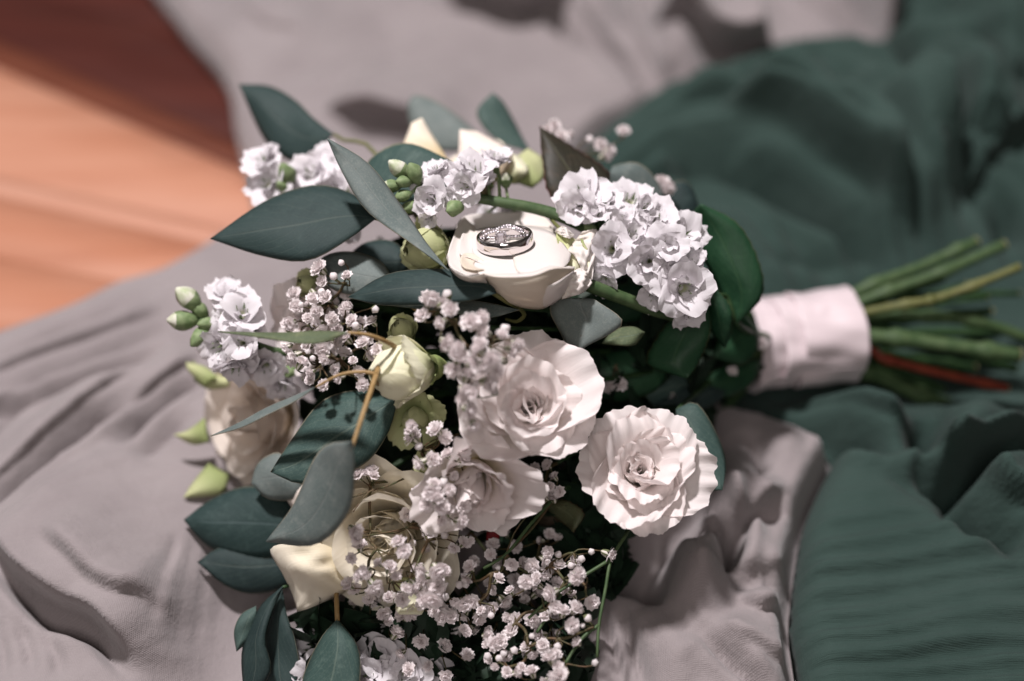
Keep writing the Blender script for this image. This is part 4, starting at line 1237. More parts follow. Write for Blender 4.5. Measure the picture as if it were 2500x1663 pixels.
rows_px = [[(430, 478, 1.0), (520, 470, 0.3), (625, 470, 0.0)], [(800, 452, 0.0), (950, 448, 0.2), (1110, 428, 1.0)],
           [(455, 395, 3.5), (520, 350, 4.5), (640, 345, 5.0), (760, 300, 6.0), (850, 292, 6.0), (950, 330, 5.0), (1040, 365, 4.0)],
           [(470, 430, 2.5), (560, 395, 3.0), (640, 370, 3.5), (700, 335, 4.5), (800, 320, 5.0), (880, 335, 4.8), (960, 370, 4.0), (1060, 395, 3.0)]]
metal, gems = Bag(), Bag()
rr = random.Random(5)
for rp in rows_px:
    P = cr([RQ(*p) for p in rp], 40)
    metal.tube(P, 0.42, 7)
    L = np.sum(np.linalg.norm(np.diff(P, axis=0), axis=1))
    n = max(4, int(L / 0.98))
    C = cr(P[::4], n)
    for c in C:
        V, F = gem(0.46)
        q = axw((rr.uniform(-0.5, 0.5), 0.35 + rr.uniform(-0.5, 0.5), 0.85)).to_track_quat('Z', 'Y')
        gems.add([np.array(q @ Vector(v)) + c - 0.36 * VIEW for v in V], F, rr.choice((0, 1, 1)))
# centre stone: emerald cut on a halo
cu = np.array(axw((-0.02, 0.88, 0.47)))
cn = np.array(axw((0.03, 0.42, 0.90)))
cn = cn - (cn @ cu) * cu
cn /= np.linalg.norm(cn)
cx_ = np.cross(cu, cn)
cc = RQ(712, 468, -0.8)
hw, hh_ = 1.25, 1.95
Vs, Fs = [], []
rings_ = [(0.62, 0.66, 0.95), (0.82, 0.86, 0.62), (1.0, 1.0, 0.2), (0.75, 0.75, -0.7), (0.3, 0.4, -1.3)]
for sx, sy, z in rings_:
    c_ = 0.28
    for x, y in ((1 - c_, 1), (1, 1 - c_ * 0.65), (1, -1 + c_ * 0.65), (1 - c_, -1), (-1 + c_, -1), (-1, -1 + c_ * 0.65), (-1, 1 - c_ * 0.65), (-1 + c_, 1)):
        Vs.append(cc + cx_ * x * hw * sx + cu * y * hh_ * sy + cn * z)
Fs.append(tuple(range(8)))
for i in range(4):
    for k in range(8):
        Fs.append((i * 8 + k, (i + 1) * 8 + k, (i + 1) * 8 + (k + 1) % 8, i * 8 + (k + 1) % 8))
Fs.append(tuple(range(32, 40))[::-1])
halo = []
for k in range(22):
    a = 2 * math.pi * (k + 0.5) / 22
    x = math.copysign(abs(math.cos(a)) ** 0.4, math.cos(a)) * (hw + 0.42)
    y = math.copysign(abs(math.sin(a)) ** 0.4, math.sin(a)) * (hh_ + 0.42)
    halo.append(cc + cx_ * x + cu * y + cn * 0.05)
for c in halo:
    V, F = gem(0.34)
    q = Vector(cn + 0.3 * np.array([rr.uniform(-1, 1), rr.uniform(-1, 1), rr.uniform(-1, 1)])).to_track_quat('Z', 'Y')
    gems.add([np.array(q @ Vector(v)) + c + 0.25 * cn for v in V], F, rr.choice((0, 1, 1)))
H = halo + [halo[0]]
metal.tube(cr(H, 50), 0.40, 6)
# shank behind the head, lying in the band
a_ = np.linspace(math.radians(200), math.radians(-20), 30)
sh = [bot_c + np.array(ring_n) * 1.6 + 7.7 * (math.cos(x) * np.array(Fm.to_3x3() @ Vector((1, 0, 0))) + math.sin(x) * np.array(Fm.to_3x3() @ Vector((0, 1, 0)))) for x in a_]
metal.tube(np.array(sh), 0.75, 8)
child('setting', er, metal.V, metal.F, [M['setting']])
g = child('pave_stones', er, gems.V, gems.F, [M['stone'], M['stone_bright']], midx=gems.M, smooth=False)
g['kind'] = 'stuff'
child('centre_stone', er, Vs, Fs, [M['clear_stone']], smooth=False)

# ------------------------------------------------------------------ stock spikes
STG = 'white stock spikes'
st_pet = [petal_mesh('petal', 11.5, 8.6, 8, 84, M['stock'], p=0.7, ruf=1.2, rfreq=4, nv=13, nu=9, curl=15, seed=900 + i, tipr=0.3, notch=0.06) for i in range(4)]
st_pin = [petal_mesh('petal', 9, 6.8, 5, 52, M['stock'], p=0.8, ruf=1.3, rfreq=4, nv=13, nu=9, curl=20, seed=920 + i, tipr=0.3, notch=0.08) for i in range(3)]
st_cal = calyx_mesh('floret', 1.7, 6.0, M['stock_green'], 4, 0.2)


def ball_mesh(name, R, H, mats, tipfrac=0.0, seed=0):
    """egg-shaped bud with ribs; the top tipfrac takes the second material"""
    V, F, Mi, UV = [], [], [], []
    seg, rings = 10, 8
    for i in range(rings + 1):
        s = i / rings
        rad = R * math.sin(math.pi * (0.06 + 0.90 * s)) ** 0.8
        for k in range(seg):
            a = 2 * math.pi * k / seg
            rk = rad * (1 + 0.11 * (1 if k % 2 else -1) * (0.4 + s)) * (1 - 0.25 * max(0, s - 0.8) * 5)
            V.append((rk * math.cos(a) * MM, rk * math.sin(a) * MM, s * H * MM))
            UV.append((k / seg, 0.4 + 0.6 * s))
    for i in range(rings):
        for k in range(seg):
            F.append((i * seg + k, i * seg + (k + 1) % seg, (i + 1) * seg + (k + 1) % seg, (i + 1) * seg + k))
            Mi.append(1 if (i + 0.5) / rings > 1 - tipfrac and len(mats) > 1 else 0)
    F.append(tuple(range(seg))[::-1])
    Mi.append(0)
    F.append(tuple(rings * seg + k for k in range(seg)))
    Mi.append(1 if tipfrac > 0 and len(mats) > 1 else 0)
    return mesh_from(name, V, F, mats, UV, Mi)


st_bud = [ball_mesh('bud', 2.5, 8.0, [M['stock_green'], M['stock_tip']], f) for f in (0.0, 0.25, 0.5)]


def stock(label, base, path, florets, buds, seed, rad=2.4, mat='stem'):
    """florets: (px, py, t, scale, axis or None); path the spike's axis from tip to base"""
    r = random.Random(seed)
    t = thing('stock_spike', label, 'flower', W(*base), STG)
    stem(t, path + to_handle(path[-1], seed)[1:], [rad * 0.6, rad, rad * 1.05], M[mat])
    P = cr(path, 40)
    for (px, py, tt, s, ax) in florets:
        if ax is None:
            ax = (r.uniform(-0.5, 0.5), r.uniform(-0.2, 0.6), 0.8)
        a = axw(ax)
        b = np.array(W(px, py, tt))
        Fm = frame(b - np.array(a) * 4 * s, a, r.uniform(0, 6), s, t)
        fl = link('floret', st_cal, t, Fm)
        n = 5
        for k in range(n):
            link('petal', r.choice(st_pet), fl, Matrix.Rotation(2 * math.pi * (k + r.uniform(-0.12, 0.12)) / n, 4, 'Z') @ Matrix.Rotation(r.uniform(-0.45, 0.3), 4, 'Y'))
        for k in range(3):
            link('petal', r.choice(st_pin), fl, Matrix.Rotation(2 * math.pi * (k + 0.4 + r.uniform(-0.25, 0.25)) / 3, 4, 'Z') @ Matrix.Rotation(r.uniform(-0.35, 0.4), 4, 'Y'))
        # pedicel
        near = min(P, key=lambda q: (q[0] - px - 20) ** 2 + (q[1] - py) ** 2)
        stem(t, [(px, py, tt + 7 * s), tuple(near)], [0.6, 0.7], M['stock_green'], 'pedicel', 6, 6)
    for (px, py, tt, s, ax, kind) in buds:
        a = axw(ax)
        b = np.array(W(px, py, tt))
        link('bud', st_bud[kind], t, frame(b - np.array(a) * 4 * s, a, r.uniform(0, 6), s, t))
        near = min(P, key=lambda q: (q[0] - px - 15) ** 2 + (q[1] - py) ** 2)
        e = b - np.array(a) * 3.5 * s
        m = W(*near)
        V, F = tube(cr([e, (e + m) / 2 - np.array(a) * 2, m], 6), [0.55, 0.7], 6)
        child('pedicel', t, V, F, [M['stock_green']])
    return t


stock('white stock spike lying behind the ringed rose with green stalk showing', (1430, 560, 24), [(985, 440, 18), (1080, 470, 18), (1200, 490, 18), (1330, 515, 20), (1440, 560, 26)],
      [(1068, 420, 16, 0.75, (-0.2, 0.7, 0.5)), (1058, 486, 10, 0.9, (-0.3, -0.1, 0.8)), (1160, 415, 18, 1.05, (0, 0.7, 0.6)), (1135, 452, 10, 0.8, (-0.3, -0.1, 0.9)), (1050, 532, 12, 0.55, (-0.3, -0.5, 0.7)),
       (1215, 390, 26, 0.8, (0.2, 0.8, 0.4)), (1190, 522, 42, 0.5, (-0.1, 0.5, 0.8)), (1250, 520, 42, 0.5, (0.2, 0.5, 0.8)), (1060, 470, 14, 0.6, (-0.8, 0.2, 0.5)), (1110, 425, 14, 0.6, None), (1100, 480, 12, 0.5, None), (1190, 440, 18, 0.55, None), (1030, 455, 16, 0.5, None)],
      [(975, 412, 16, 1.25, (-0.7, 0.5, 0.4), 2), (955, 455, 14, 0.95, (-0.9, 0.0, 0.3), 1), (1012, 424, 12, 1.2, (-0.3, 0.7, 0.6), 0), (1110, 508, 10, 1.2, (-0.5, -0.3, 0.7), 0), (985, 478, 12, 0.9, (-0.8, -0.3, 0.4), 0),
       (1000, 505, 14, 0.9, (-0.8, -0.4, 0.4), 0), (1165, 455, 14, 0.9, (0.2, 0.5, 0.7), 0), (1235, 440, 26, 1.0, (0, 0.5, 0.7), 1), (985, 445, 11, 0.9, (-0.7, 0, 0.7), 0)], 101, 2.6)
stock('full white stock cluster between the ringed rose and glossy dark rose leaf', (1700, 700, 40), [(1390, 470, 30), (1500, 580, 26), (1620, 680, 30), (1720, 740, 44)],
      [(1420, 478, 20, 1.2, (-0.3, 0.5, 0.7)), (1412, 508, 14, 0.9, (-0.3, -0.2, 0.9)), (1540, 490, 22, 1.0, (0.1, 0.5, 0.8)), (1478, 500, 18, 0.85, (0, 0.6, 0.7)), (1493, 605, 10, 1.1, (-0.2, 0, 0.95)), (1600, 545, 14, 1.2, (0, 0.4, 0.9)),
       (1665, 575, 16, 1.15, (0.4, 0.3, 0.8)), (1585, 640, 8, 1.2, (-0.1, -0.1, 0.95)), (1670, 705, 6, 1.25, (0.1, -0.15, 0.95)), (1597, 722, 12, 0.8, (-0.3, -0.5, 0.8)), (1478, 684, 12, 0.8, (-0.3, -0.5, 0.7)), (1632, 600, 6, 0.95, (0, 0.1, 0.95)),
       (1680, 758, 10, 0.85, (0.2, -0.6, 0.7)), (1545, 575, 10, 0.9, (0.0, 0.2, 0.9)), (1640, 650, 6, 0.8, (0.2, 0.1, 0.9))] + [(x_, y_, 12, 0.62, None) for x_, y_ in ((1455, 520), (1520, 540), (1575, 505), (1570, 600), (1620, 620), (1700, 640), (1640, 690), (1530, 640), (1700, 720), (1600, 680))],
      [(1440, 560, 22, 0.9, (-0.5, 0.4, 0.6), 0), (1470, 655, 14, 1.0, (-0.6, -0.3, 0.6), 0)], 103, 2.2, 'stem_dark')
stock('white stock tip with plump green buds reaching out over the beige cloth', (720, 870, 34), [(470, 775, 26), (540, 800, 26), (632, 846, 24), (730, 866, 30), (900, 870, 44)],
      [(548, 722, 26, 0.95, (-0.2, 0.7, 0.6)), (592, 762, 18, 1.1, (0.1, 0.5, 0.8)), (535, 845, 20, 0.95, (-0.5, -0.3, 0.8)), (592, 838, 14, 0.95, (0.0, 0.0, 0.95)), (578, 895, 20, 0.95, (-0.1, -0.8, 0.5)), (650, 895, 26, 0.9, (0.2, -0.4, 0.8)),
       (545, 775, 20, 0.6, (-0.4, 0.2, 0.8)), (620, 800, 20, 0.6, None), (565, 805, 16, 0.55, None), (610, 870, 20, 0.6, None), (690, 940, 32, 0.8, (0.1, -0.6, 0.7))],
      [(460, 730, 24, 1.55, (-0.6, 0.6, 0.4), 2), (447, 782, 24, 1.5, (-0.9, 0.0, 0.4), 1), (490, 822, 22, 1.35, (-0.5, -0.6, 0.5), 0), (505, 790, 22, 1.0, (-0.7, -0.1, 0.6), 0), (488, 758, 26, 1.1, (-0.5, 0.5, 0.6), 0), (710, 905, 30, 1.0, (-0.3, -0.5, 0.7), 0)], 107, 2.2)
stock('blurred white stock half hidden behind the dark slate eucalyptus leaves', (900, 500, 62), [(640, 420, 58), (760, 440, 58), (900, 500, 60), (1100, 600, 64)],
      [(648, 395, 54, 1.1, (-0.3, 0.6, 0.6)), (655, 450, 50, 1.1, (-0.3, 0.1, 0.8)), (760, 425, 54, 1.1, None), (800, 400, 58, 0.95, None), (820, 460, 54, 1.0, None), (705, 440, 56, 0.7, None), (850, 560, 40, 0.8, None)],
      [(700, 425, 48, 1.4, (-0.2, 0.6, 0.7), 0), (690, 455, 48, 1.0, (-0.3, 0.2, 0.8), 0)], 109, 2.0, 'stem_dark')
stock('white stock at the bottom edge next to the mottled pointed eucalyptus leaf', (1000, 1600, 20), [(900, 1665, 14), (980, 1620, 20), (1080, 1520, 32), (1200, 1380, 44)],
      [(935, 1600, 6, 1.15, (-0.1, 0.2, 0.9)), (990, 1645, 4, 1.1, (0, 0, 0.95)), (905, 1645, 4, 1.0, (-0.2, 0, 0.9)), (765, 1590, 16, 1.2, (-0.3, 0.2, 0.8)), (765, 1650, 10, 1.0, (-0.3, 0, 0.8)), (1050, 1640, 10, 0.9, None)],
      [(930, 1560, 14, 0.8, (0, 0.5, 0.8), 0)], 113, 2.0, 'stem_dark')

# ------------------------------------------------------------------ baby's breath
GYG = "baby's breath sprays"


def gyp_mesh(seed, R):
    """ball of small crumpled petals over a ribbed green calyx"""
    r = random.Random(seed)
    V, F, Mi, UV = [], [], [], []
    for layer, (n, tilt, L) in enumerate(((9, 78, R), (8, 52, R * 0.95), (6, 26, R * 0.9), (4, 8, R * 0.8))):
        for k in range(n):
            a = 2 * math.pi * (k + 0.5 * layer + r.uniform(-0.2, 0.2)) / n
            th = math.radians(tilt + r.uniform(-9, 9))
            d = Vector((math.sin(th) * math.cos(a), math.sin(th) * math.sin(a), math.cos(th)))
            s = d.cross(Vector((r.uniform(-0.3, 0.3), r.uniform(-0.3, 0.3), 1))).normalized()
            nrm = s.cross(d)
            w = L * r.uniform(0.36, 0.48)
            o = len(V)
            Lk = L * r.uniform(0.88, 1.1)
            for i, (u, ww) in enumerate(((0.12, 0.25), (0.6, 0.8), (0.85, 1.0), (1.0, 0.85))):
                for j in (-1, 0, 1):
                    p = d * (u * Lk - (0.10 * L if (j == 0 and i == 3) else 0)) + s * (j * w * ww) + nrm * (r.uniform(-0.10, 0.10) * L * u + (0.10 * L * u if j else 0)) + Vector((0, 0, R * 0.35))
                    V.append(p * MM)
                    UV.append(((j + 1) / 2, u))
            for i in range(3):
                for j in range(2):
                    b = o + i * 3 + j
                    F.append((b, b + 1, b + 4, b + 3))
                    Mi.append(0)
    o = len(V)
    seg = 10
    for i, (rad, z) in enumerate(((0.10, -0.55), (0.34, -0.35), (0.46, 0.0), (0.50, 0.42))):
        for k in range(seg):
            a = 2 * math.pi * k / seg
            q = rad * (1.0 if k % 2 else (0.9 if i < 3 else 0.75))
            V.append(Vector((q * R * math.cos(a), q * R * math.sin(a), (z - (0.25 if (i == 3 and k % 2 == 0) else 0)) * R)) * MM)
            UV.append((0, 0))
    for i in range(3):
        for k in range(seg):
            F.append((o + i * seg + k, o + i * seg + (k + 1) % seg, o + (i + 1) * seg + (k + 1) % seg, o + (i + 1) * seg + k))
            Mi.append(1 if k % 2 else 2)
    return mesh_from('floret', V, F, [M['gyp'], M['gyp_green'], M['gyp_white']], UV, Mi)


M['gyp_white'] = plain_mat('gypsophila_pale_calyx', (0.55, 0.52, 0.46), (0.62, 0.58, 0.52), 900)
GY = [gyp_mesh(300 + i, (2.9, 3.1, 3.3, 2.7, 3.0, 3.4, 2.4)[i]) for i in range(7)]
GB = [ball_mesh('bud', 1.5, 3.4, [M['gyp_green'], M['gyp']], f) for f in (0.5, 0.7, 0.85)]


def spray(label, root, nodes, florets, buds, seed, smin=0.75, smax=1.1, stem_mat='gyp_stem', extra=(), ek=1):
    """nodes: branching points; florets: (px, py, t); every floret hangs on its nearest node"""
    r = random.Random(seed)
    t = thing('babys_breath_spray', label, "baby's breath", W(*root), GYG)
    bag = Bag()
    N = [np.array(n, float) for n in nodes]
    for i, n in enumerate(N):
        prev = min([np.array(root, float)] + N[:i], key=lambda q: np.linalg.norm((q - n) * (1, 1, 4)))
        m = (n + prev) / 2 + np.array([r.uniform(-14, 14), r.uniform(-14, 14), 2])
        bag.tube(np.array([W(*p) for p in cr([prev, m, n], 8)]), [0.62, 0.5], 6)
    for e in extra:
        bag.tube(np.array([W(*p) for p in cr(e, 12)]), [0.7 * ek, 0.55 * ek], 6, 1 if ek == 1 else 0)
    items = [(p, 0) for p in florets] + [(p, 1) for p in buds]
    for p, kind in items:
        a = axw((r.uniform(-0.7, 0.7), r.uniform(-0.5, 0.9), r.uniform(0.1, 0.9)))
        s = r.uniform(smin, smax) * (1 if kind == 0 else 0.95)
        b = np.array(W(*p))
        n = min(N, key=lambda q: np.linalg.norm((q - np.array(p)) * (1, 1, 3)))
        e = b - np.array(a) * 1.6 * s
        w_ = W(*n)
        m = (e + w_) / 2 - np.array(a) * 2.5
        bag.tube(cr([w_, m, e], 6), [0.34, 0.24], 5)
        link('floret' if kind == 0 else 'bud', r.choice(GY if kind == 0 else GB), t, frame(b - np.array(a) * (0 if kind == 0 else 1.7), a, r.uniform(0, 6), s, t))
    child('stem', t, bag.V, bag.F, [M[stem_mat], M['stem']], midx=bag.M)
    stem(t, to_handle(root, seed), [0.8, 1.1], M['stem_dark'], 'stalk', sides=6)
    return t


def scatter(n, cx, cy, rx, ry, t0, t1, seed, mind=26, avoid=()):
    r = random.Random(seed)
    out = []
    tries = 0
    while len(out) < n and tries < 6000:
        tries += 1
        x, y = r.uniform(-1, 1), r.uniform(-1, 1)
        if x * x + y * y > 1:
            continue
        p = (cx + x * rx, cy + y * ry)
        if all((p[0] - q[0]) ** 2 + (p[1] - q[1]) ** 2 > mind * mind for q in out):
            out.append((p[0], p[1], r.uniform(t0, t1)))
    return out


def Z4(x, y, t):
    return (400 + x * 0.4144, 600 + y * 0.4144, t)


def Z5(x, y, t):
    return (1000 + x * 0.4145, 700 + y * 0.4145, t)


def Z7(x, y, t):
    return (850 + x * 0.3271, 1150 + y * 0.3271, t)


f1 = [Z4(x, y, t) for x, y, t in ((1085, 188, 2), (935, 150, 8), (950, 215, 8), (870, 330, 4), (970, 315, 0), (1075, 365, 0), (915, 385, -2), (975, 440, -4), (850, 440, 4), (760, 450, 10), (1120, 450, -4), (1150, 500, -2),
      (790, 360, 10), (740, 490, 12), (1090, 560, 0), (930, 600, 0), (860, 590, 6), (960, 660, -2), (800, 710, 4), (880, 740, 2), (1050, 770, -8), (1165, 815, -6), (955, 830, -2), (870, 800, 4), (1240, 460, 0),
      (1180, 590, -4), (1270, 620, -4), (1120, 690, -2), (1000, 560, 4), (910, 500, 6), (1140, 760, 0), (1030, 480, 2), (990, 730, 6), (820, 530, 10), (1200, 540, 2), (1210, 660, 2), (790, 640, 10), (1060, 650, 6), (830, 780, 10))]
f1 += scatter(16, 790, 800, 110, 110, 12, 22, 8, 30)
b1 = [Z4(x, y, t) for x, y, t in ((1042, 103, 4), (1245, 375, -8), (880, 668, -4), (850, 622, -2), (930, 275, 2), (812, 345, 4), (1000, 180, 6), (1130, 470, -6))]
spray("dense baby's breath spray around the narrow green eucalyptus blade", (930, 830, 30), [(800, 740, 14), (850, 790, 8), (770, 800, 16), (830, 880, 10), (780, 890, 12), (840, 690, 10), (900, 850, 8), (800, 850, 14)], f1, b1, 1)
f2 = [(1053, 722, -24), (1099, 755, -28), (1034, 778, -22), (1084, 785, -26), (1075, 745, -26), (1045, 740, -22)] + \
     [Z5(x, y, t) for x, y, t in ((250, 370, -34), (310, 350, -36), (400, 360, -38), (480, 410, -38), (540, 300, -36), (360, 220, -32), (430, 180, -30), (330, 540, -34), (390, 640, -34), (330, 720, -32),
      (420, 460, -38), (620, 330, -32), (350, 460, -38), (580, 370, -32), (500, 490, -36), (280, 430, -34), (200, 320, -32), (310, 600, -34), (440, 560, -34), (370, 800, -30), (260, 480, -30), (460, 280, -30), (300, 660, -30), (550, 440, -30), (420, 390, -40))]
spray("blurred baby's breath spray hanging over the largest lisianthus", (1190, 800, -4), [(1110, 790, -24), (1150, 860, -30), (1190, 840, -30), (1140, 950, -28), (1070, 760, -22)], f2,
      [(1093, 720, -26), Z5(390, 570, -34), Z5(500, 620, -30), Z5(560, 250, -26)], 2, 0.85, 1.2)
f3 = [Z4(1470, 1050, -18), Z4(1460, 1110, -18), Z4(1480, 1150, -16), Z4(1620, 1100, -16), Z4(1640, 1130, -14), Z4(1530, 1270, -18), Z4(1570, 1260, -16), Z4(1600, 1290, -14), Z4(1590, 1420, -22), Z4(1600, 1480, -22), Z4(1570, 1530, -22)] + \
     [Z5(x, y, t) for x, y, t in ((130, 1180, -24), (150, 1260, -24), (220, 1200, -22), (120, 1240, -24), (240, 1000, -16), (330, 960, -16), (300, 1040, -16), (230, 1340, -20), (280, 1380, -18), (180, 1300, -22), (320, 1300, -14), (60, 1230, -10), (250, 1110, -18), (380, 1130, -12), (40, 880, -12), (160, 860, -12), (180, 1370, -14))]
spray("baby's breath spray in front of the half-open cup-shaped lisianthus", (1120, 1060, 10), [(1030, 1100, -8), (1070, 1180, -12), (1090, 1240, -12), (1120, 1120, -8)], f3, [Z5(200, 1150, -22), Z4(1500, 1180, -16)], 3, 0.8, 1.15)
f4n = [Z7(x, y, t) for x, y, t in ((30, 430, -16), (50, 500, -16), (110, 790, -18), (170, 830, -18), (420, 600, -20), (390, 560, -20), (300, 740, -18), (20, 860, -8), (650, 720, -18), (700, 760, -18), (600, 780, -16), (480, 830, -16), (420, 890, -16),
       (640, 930, -16), (590, 960, -14), (30, 640, -14), (240, 700, -16), (550, 720, -16), (150, 740, -18), (60, 900, -4), (420, 960, -8), (510, 900, -14), (350, 800, -16), (680, 880, -14), (90, 580, -10))]
f4m = [Z7(x, y, t) for x, y, t in ((440, 310, 0), (590, 410, -2), (560, 360, 0), (610, 450, -2), (640, 600, 2), (800, 560, -2), (850, 550, -2), (900, 510, -2), (130, 30, -4), (90, 50, -4), (180, 50, -4), (180, 20, -2))]
spray("baby's breath spray scattered across the cream yellow rose", (1080, 1190, 20), [(905, 1180, 0), (905, 1298, -4), (920, 1340, -8), (1000, 1285, -4), (1045, 1320, -6), (1010, 1400, -10), (900, 1420, -8), (1070, 1400, -8), (960, 1420, -10)], f4n + f4m,
      [Z7(680, 410, -2), Z7(720, 480, -2), Z7(550, 300, -2), Z7(480, 540, -2), Z7(620, 520, -2)], 4, 0.75, 1.15,
      extra=[[(988, 1168, 0), (950, 1185, -2), (902, 1200, -4), (858, 1215, -6)], [(902, 1200, -4), (880, 1225, -6), (862, 1250, -8)], [(1020, 1278, 0), (990, 1290, -2), (945, 1300, -5), (880, 1310, -8)]], ek=0.5)
f5 = [Z7(x, y, t) for x, y, t in ((920, 730, -4), (900, 790, -4), (1060, 630, 0), (1220, 690, -2), (1110, 820, -4), (1220, 910, -4), (1450, 650, -2), (1500, 610, -2), (1390, 700, 0), (1560, 730, 0), (1810, 970, -6), (1920, 610, -2), (1640, 900, -2), (1690, 940, 0),
      (1340, 740, 2), (640, 1040, 0), (860, 970, -2), (800, 970, -2), (920, 960, -2), (1000, 1050, -4), (780, 1080, 0), (720, 1090, 0), (1190, 1080, -4), (860, 1180, -4), (900, 1200, -4), (1020, 1230, -6), (1230, 1200, -6), (1080, 1290, -8),
      (1140, 1280, -8), (1040, 1300, -6), (1370, 1350, -10), (1340, 1330, -10), (1460, 1310, -12), (1100, 1450, -12), (1240, 1510, -14), (1290, 1480, -14), (1180, 1510, -14), (1660, 690, 0), (1480, 1100, -8), (700, 990, 2), (960, 1080, 0),
      (1330, 820, -12), (1420, 800, -12), (1500, 920, -14), (1540, 900, -14), (1700, 770, -14), (1720, 790, -14), (1550, 1010, -14), (1600, 1070, -16), (1650, 1150, -18), (1680, 1040, -12), (1520, 1420, -20), (1540, 1380, -18), (1560, 1460, -20), (1720, 1290, -18),
      (1600, 1540, -22), (1560, 1530, -22), (1090, 880, 2), (1150, 950, 2), (1290, 860, 4), (1470, 760, 2), (1430, 860, 0), (1380, 800, 4), (1290, 700, 6), (880, 1060, 2), (1480, 1560, -18), (1380, 1520, -16))]
b5 = [Z7(x, y, t) for x, y, t in ((1400, 280, -2), (1570, 620, -2), (1740, 655, -4), (1820, 600, -2), (880, 850, -6), (830, 850, -4), (1490, 1090, -8), (1750, 1160, -12), (1040, 1380, -10), (1160, 1360, -10), (1240, 1340, -12), (730, 940, -6), (1060, 1080, -6),
      (1560, 1310, -18), (1380, 1240, -16), (1790, 1100, -16), (1840, 1430, -20), (1660, 700, -4), (1110, 720, -2), (1330, 700, 4), (1560, 1200, -8), (1130, 1400, -10))]
spray("airy baby's breath spray on branching stalks below the frilled open lisianthus", (1354, 1215, 16), [(1236, 1353, -2), (1200, 1400, -4), (1170, 1470, -4), (1290, 1400, -2), (1340, 1380, -2), (1400, 1350, -2), (1380, 1420, -6), (1330, 1490, -8), (1260, 1520, -8),
      (1220, 1560, -8), (1290, 1580, -12), (1360, 1560, -12), (1430, 1430, -6), (1450, 1530, -12), (1380, 1620, -16), (1240, 1630, -12), (1120, 1480, 0), (1150, 1420, -2)], f5, b5, 5, 0.68, 1.05,
      extra=[[(1380, 1190, 14), (1354, 1215, 10), (1295, 1280, 4), (1236, 1353, -2), (1180, 1388, -4)], [(1535, 1295, 10), (1510, 1335, 2), (1491, 1366, -2), (1478, 1440, -6), (1462, 1526, -10), (1458, 1605, -14)],
             [(1491, 1366, -2), (1435, 1400, -4), (1360, 1448, -6), (1290, 1510, -8)], [(1462, 1526, -10), (1420, 1560, -12), (1380, 1620, -16)], [(1370, 1450, -4), (1340, 1500, -6), (1310, 1545, -8)]])
f6 = [Z7(x, y, t) for x, y, t in ((40, 1000, 18), (110, 1020, 18), (310, 1150, 16), (420, 1130, 18), (620, 1140, 12), (130, 1080, 20), (560, 1070, 14), (1330, 980, 10), (1390, 930, 12), (90, 1200, 16), (60, 1130, 20), (230, 1060, 20), (340, 1060, 18), (480, 1170, 16),
      (200, 1120, 20), (400, 1210, 16), (700, 1160, 14), (1080, 560, 14), (1500, 490, 22), (1560, 510, 22), (1450, 520, 22), (1240, 560, 20), (1180, 480, 22), (40, 1060, 22), (280, 980, 16), (180, 960, 14), (620, 1220, 12), (560, 1280, 10), (720, 1300, 10))]
f6 += scatter(22, 1230, 1480, 190, 120, 10, 20, 18, 34) + scatter(24, 1130, 1560, 240, 90, -4, 6, 29, 40) + scatter(12, 980, 1440, 110, 60, -4, 4, 31, 36)
spray("shaded baby's breath spray deep beneath the yellow rose", (1150, 1300, 30), [(900, 1500, 20), (960, 1500, 20), (1040, 1510, 18), (1280, 1440, 16), (1200, 1480, 16), (1330, 1500, 12), (1320, 1320, 24)], f6, [Z7(60, 1240, 14), Z7(330, 1250, 14), Z7(960, 1180, 8)], 6, 0.75, 1.1)
f7 = [Z5(x, y, t) for x, y, t in ((740, 1125, 8), (830, 1170, 4), (890, 1215, 4), (800, 1250, 2), (700, 1225, 6), (820, 1060, 10), (690, 1180, 10), (860, 1130, 8), (730, 1060, 14), (850, 1255, 6))]
spray("small baby's breath tuft between the three lisianthus flowers", (1360, 1130, 24), [(1330, 1180, 12), (1345, 1200, 8)], f7, [Z5(745, 1305, 2), Z5(760, 1090, 10)], 7, 0.7, 1.0)
f8 = [(1350, 312, 66), (1372, 338, 64), (1385, 328, 64), (1462, 355, 72), (1470, 385, 70), (1480, 372, 70), (1612, 445, 60), (1625, 455, 60), (1500, 932, 34), (1508, 945, 34), (1492, 945, 34), (1856, 838, 70), (1862, 852, 70), (1790, 902, 66), (1640, 958, 54), (1845, 905, 76), (1345, 330, 66), (1520, 330, 80)]
spray("baby's breath florets spaced out behind the full white stock, near green gauze", (1640, 720, 76), [(1400, 380, 66), (1560, 480, 64), (1500, 900, 44), (1800, 850, 74)], f8, [(1440, 340, 74), (1630, 440, 58)], 8, 0.8, 1.15)

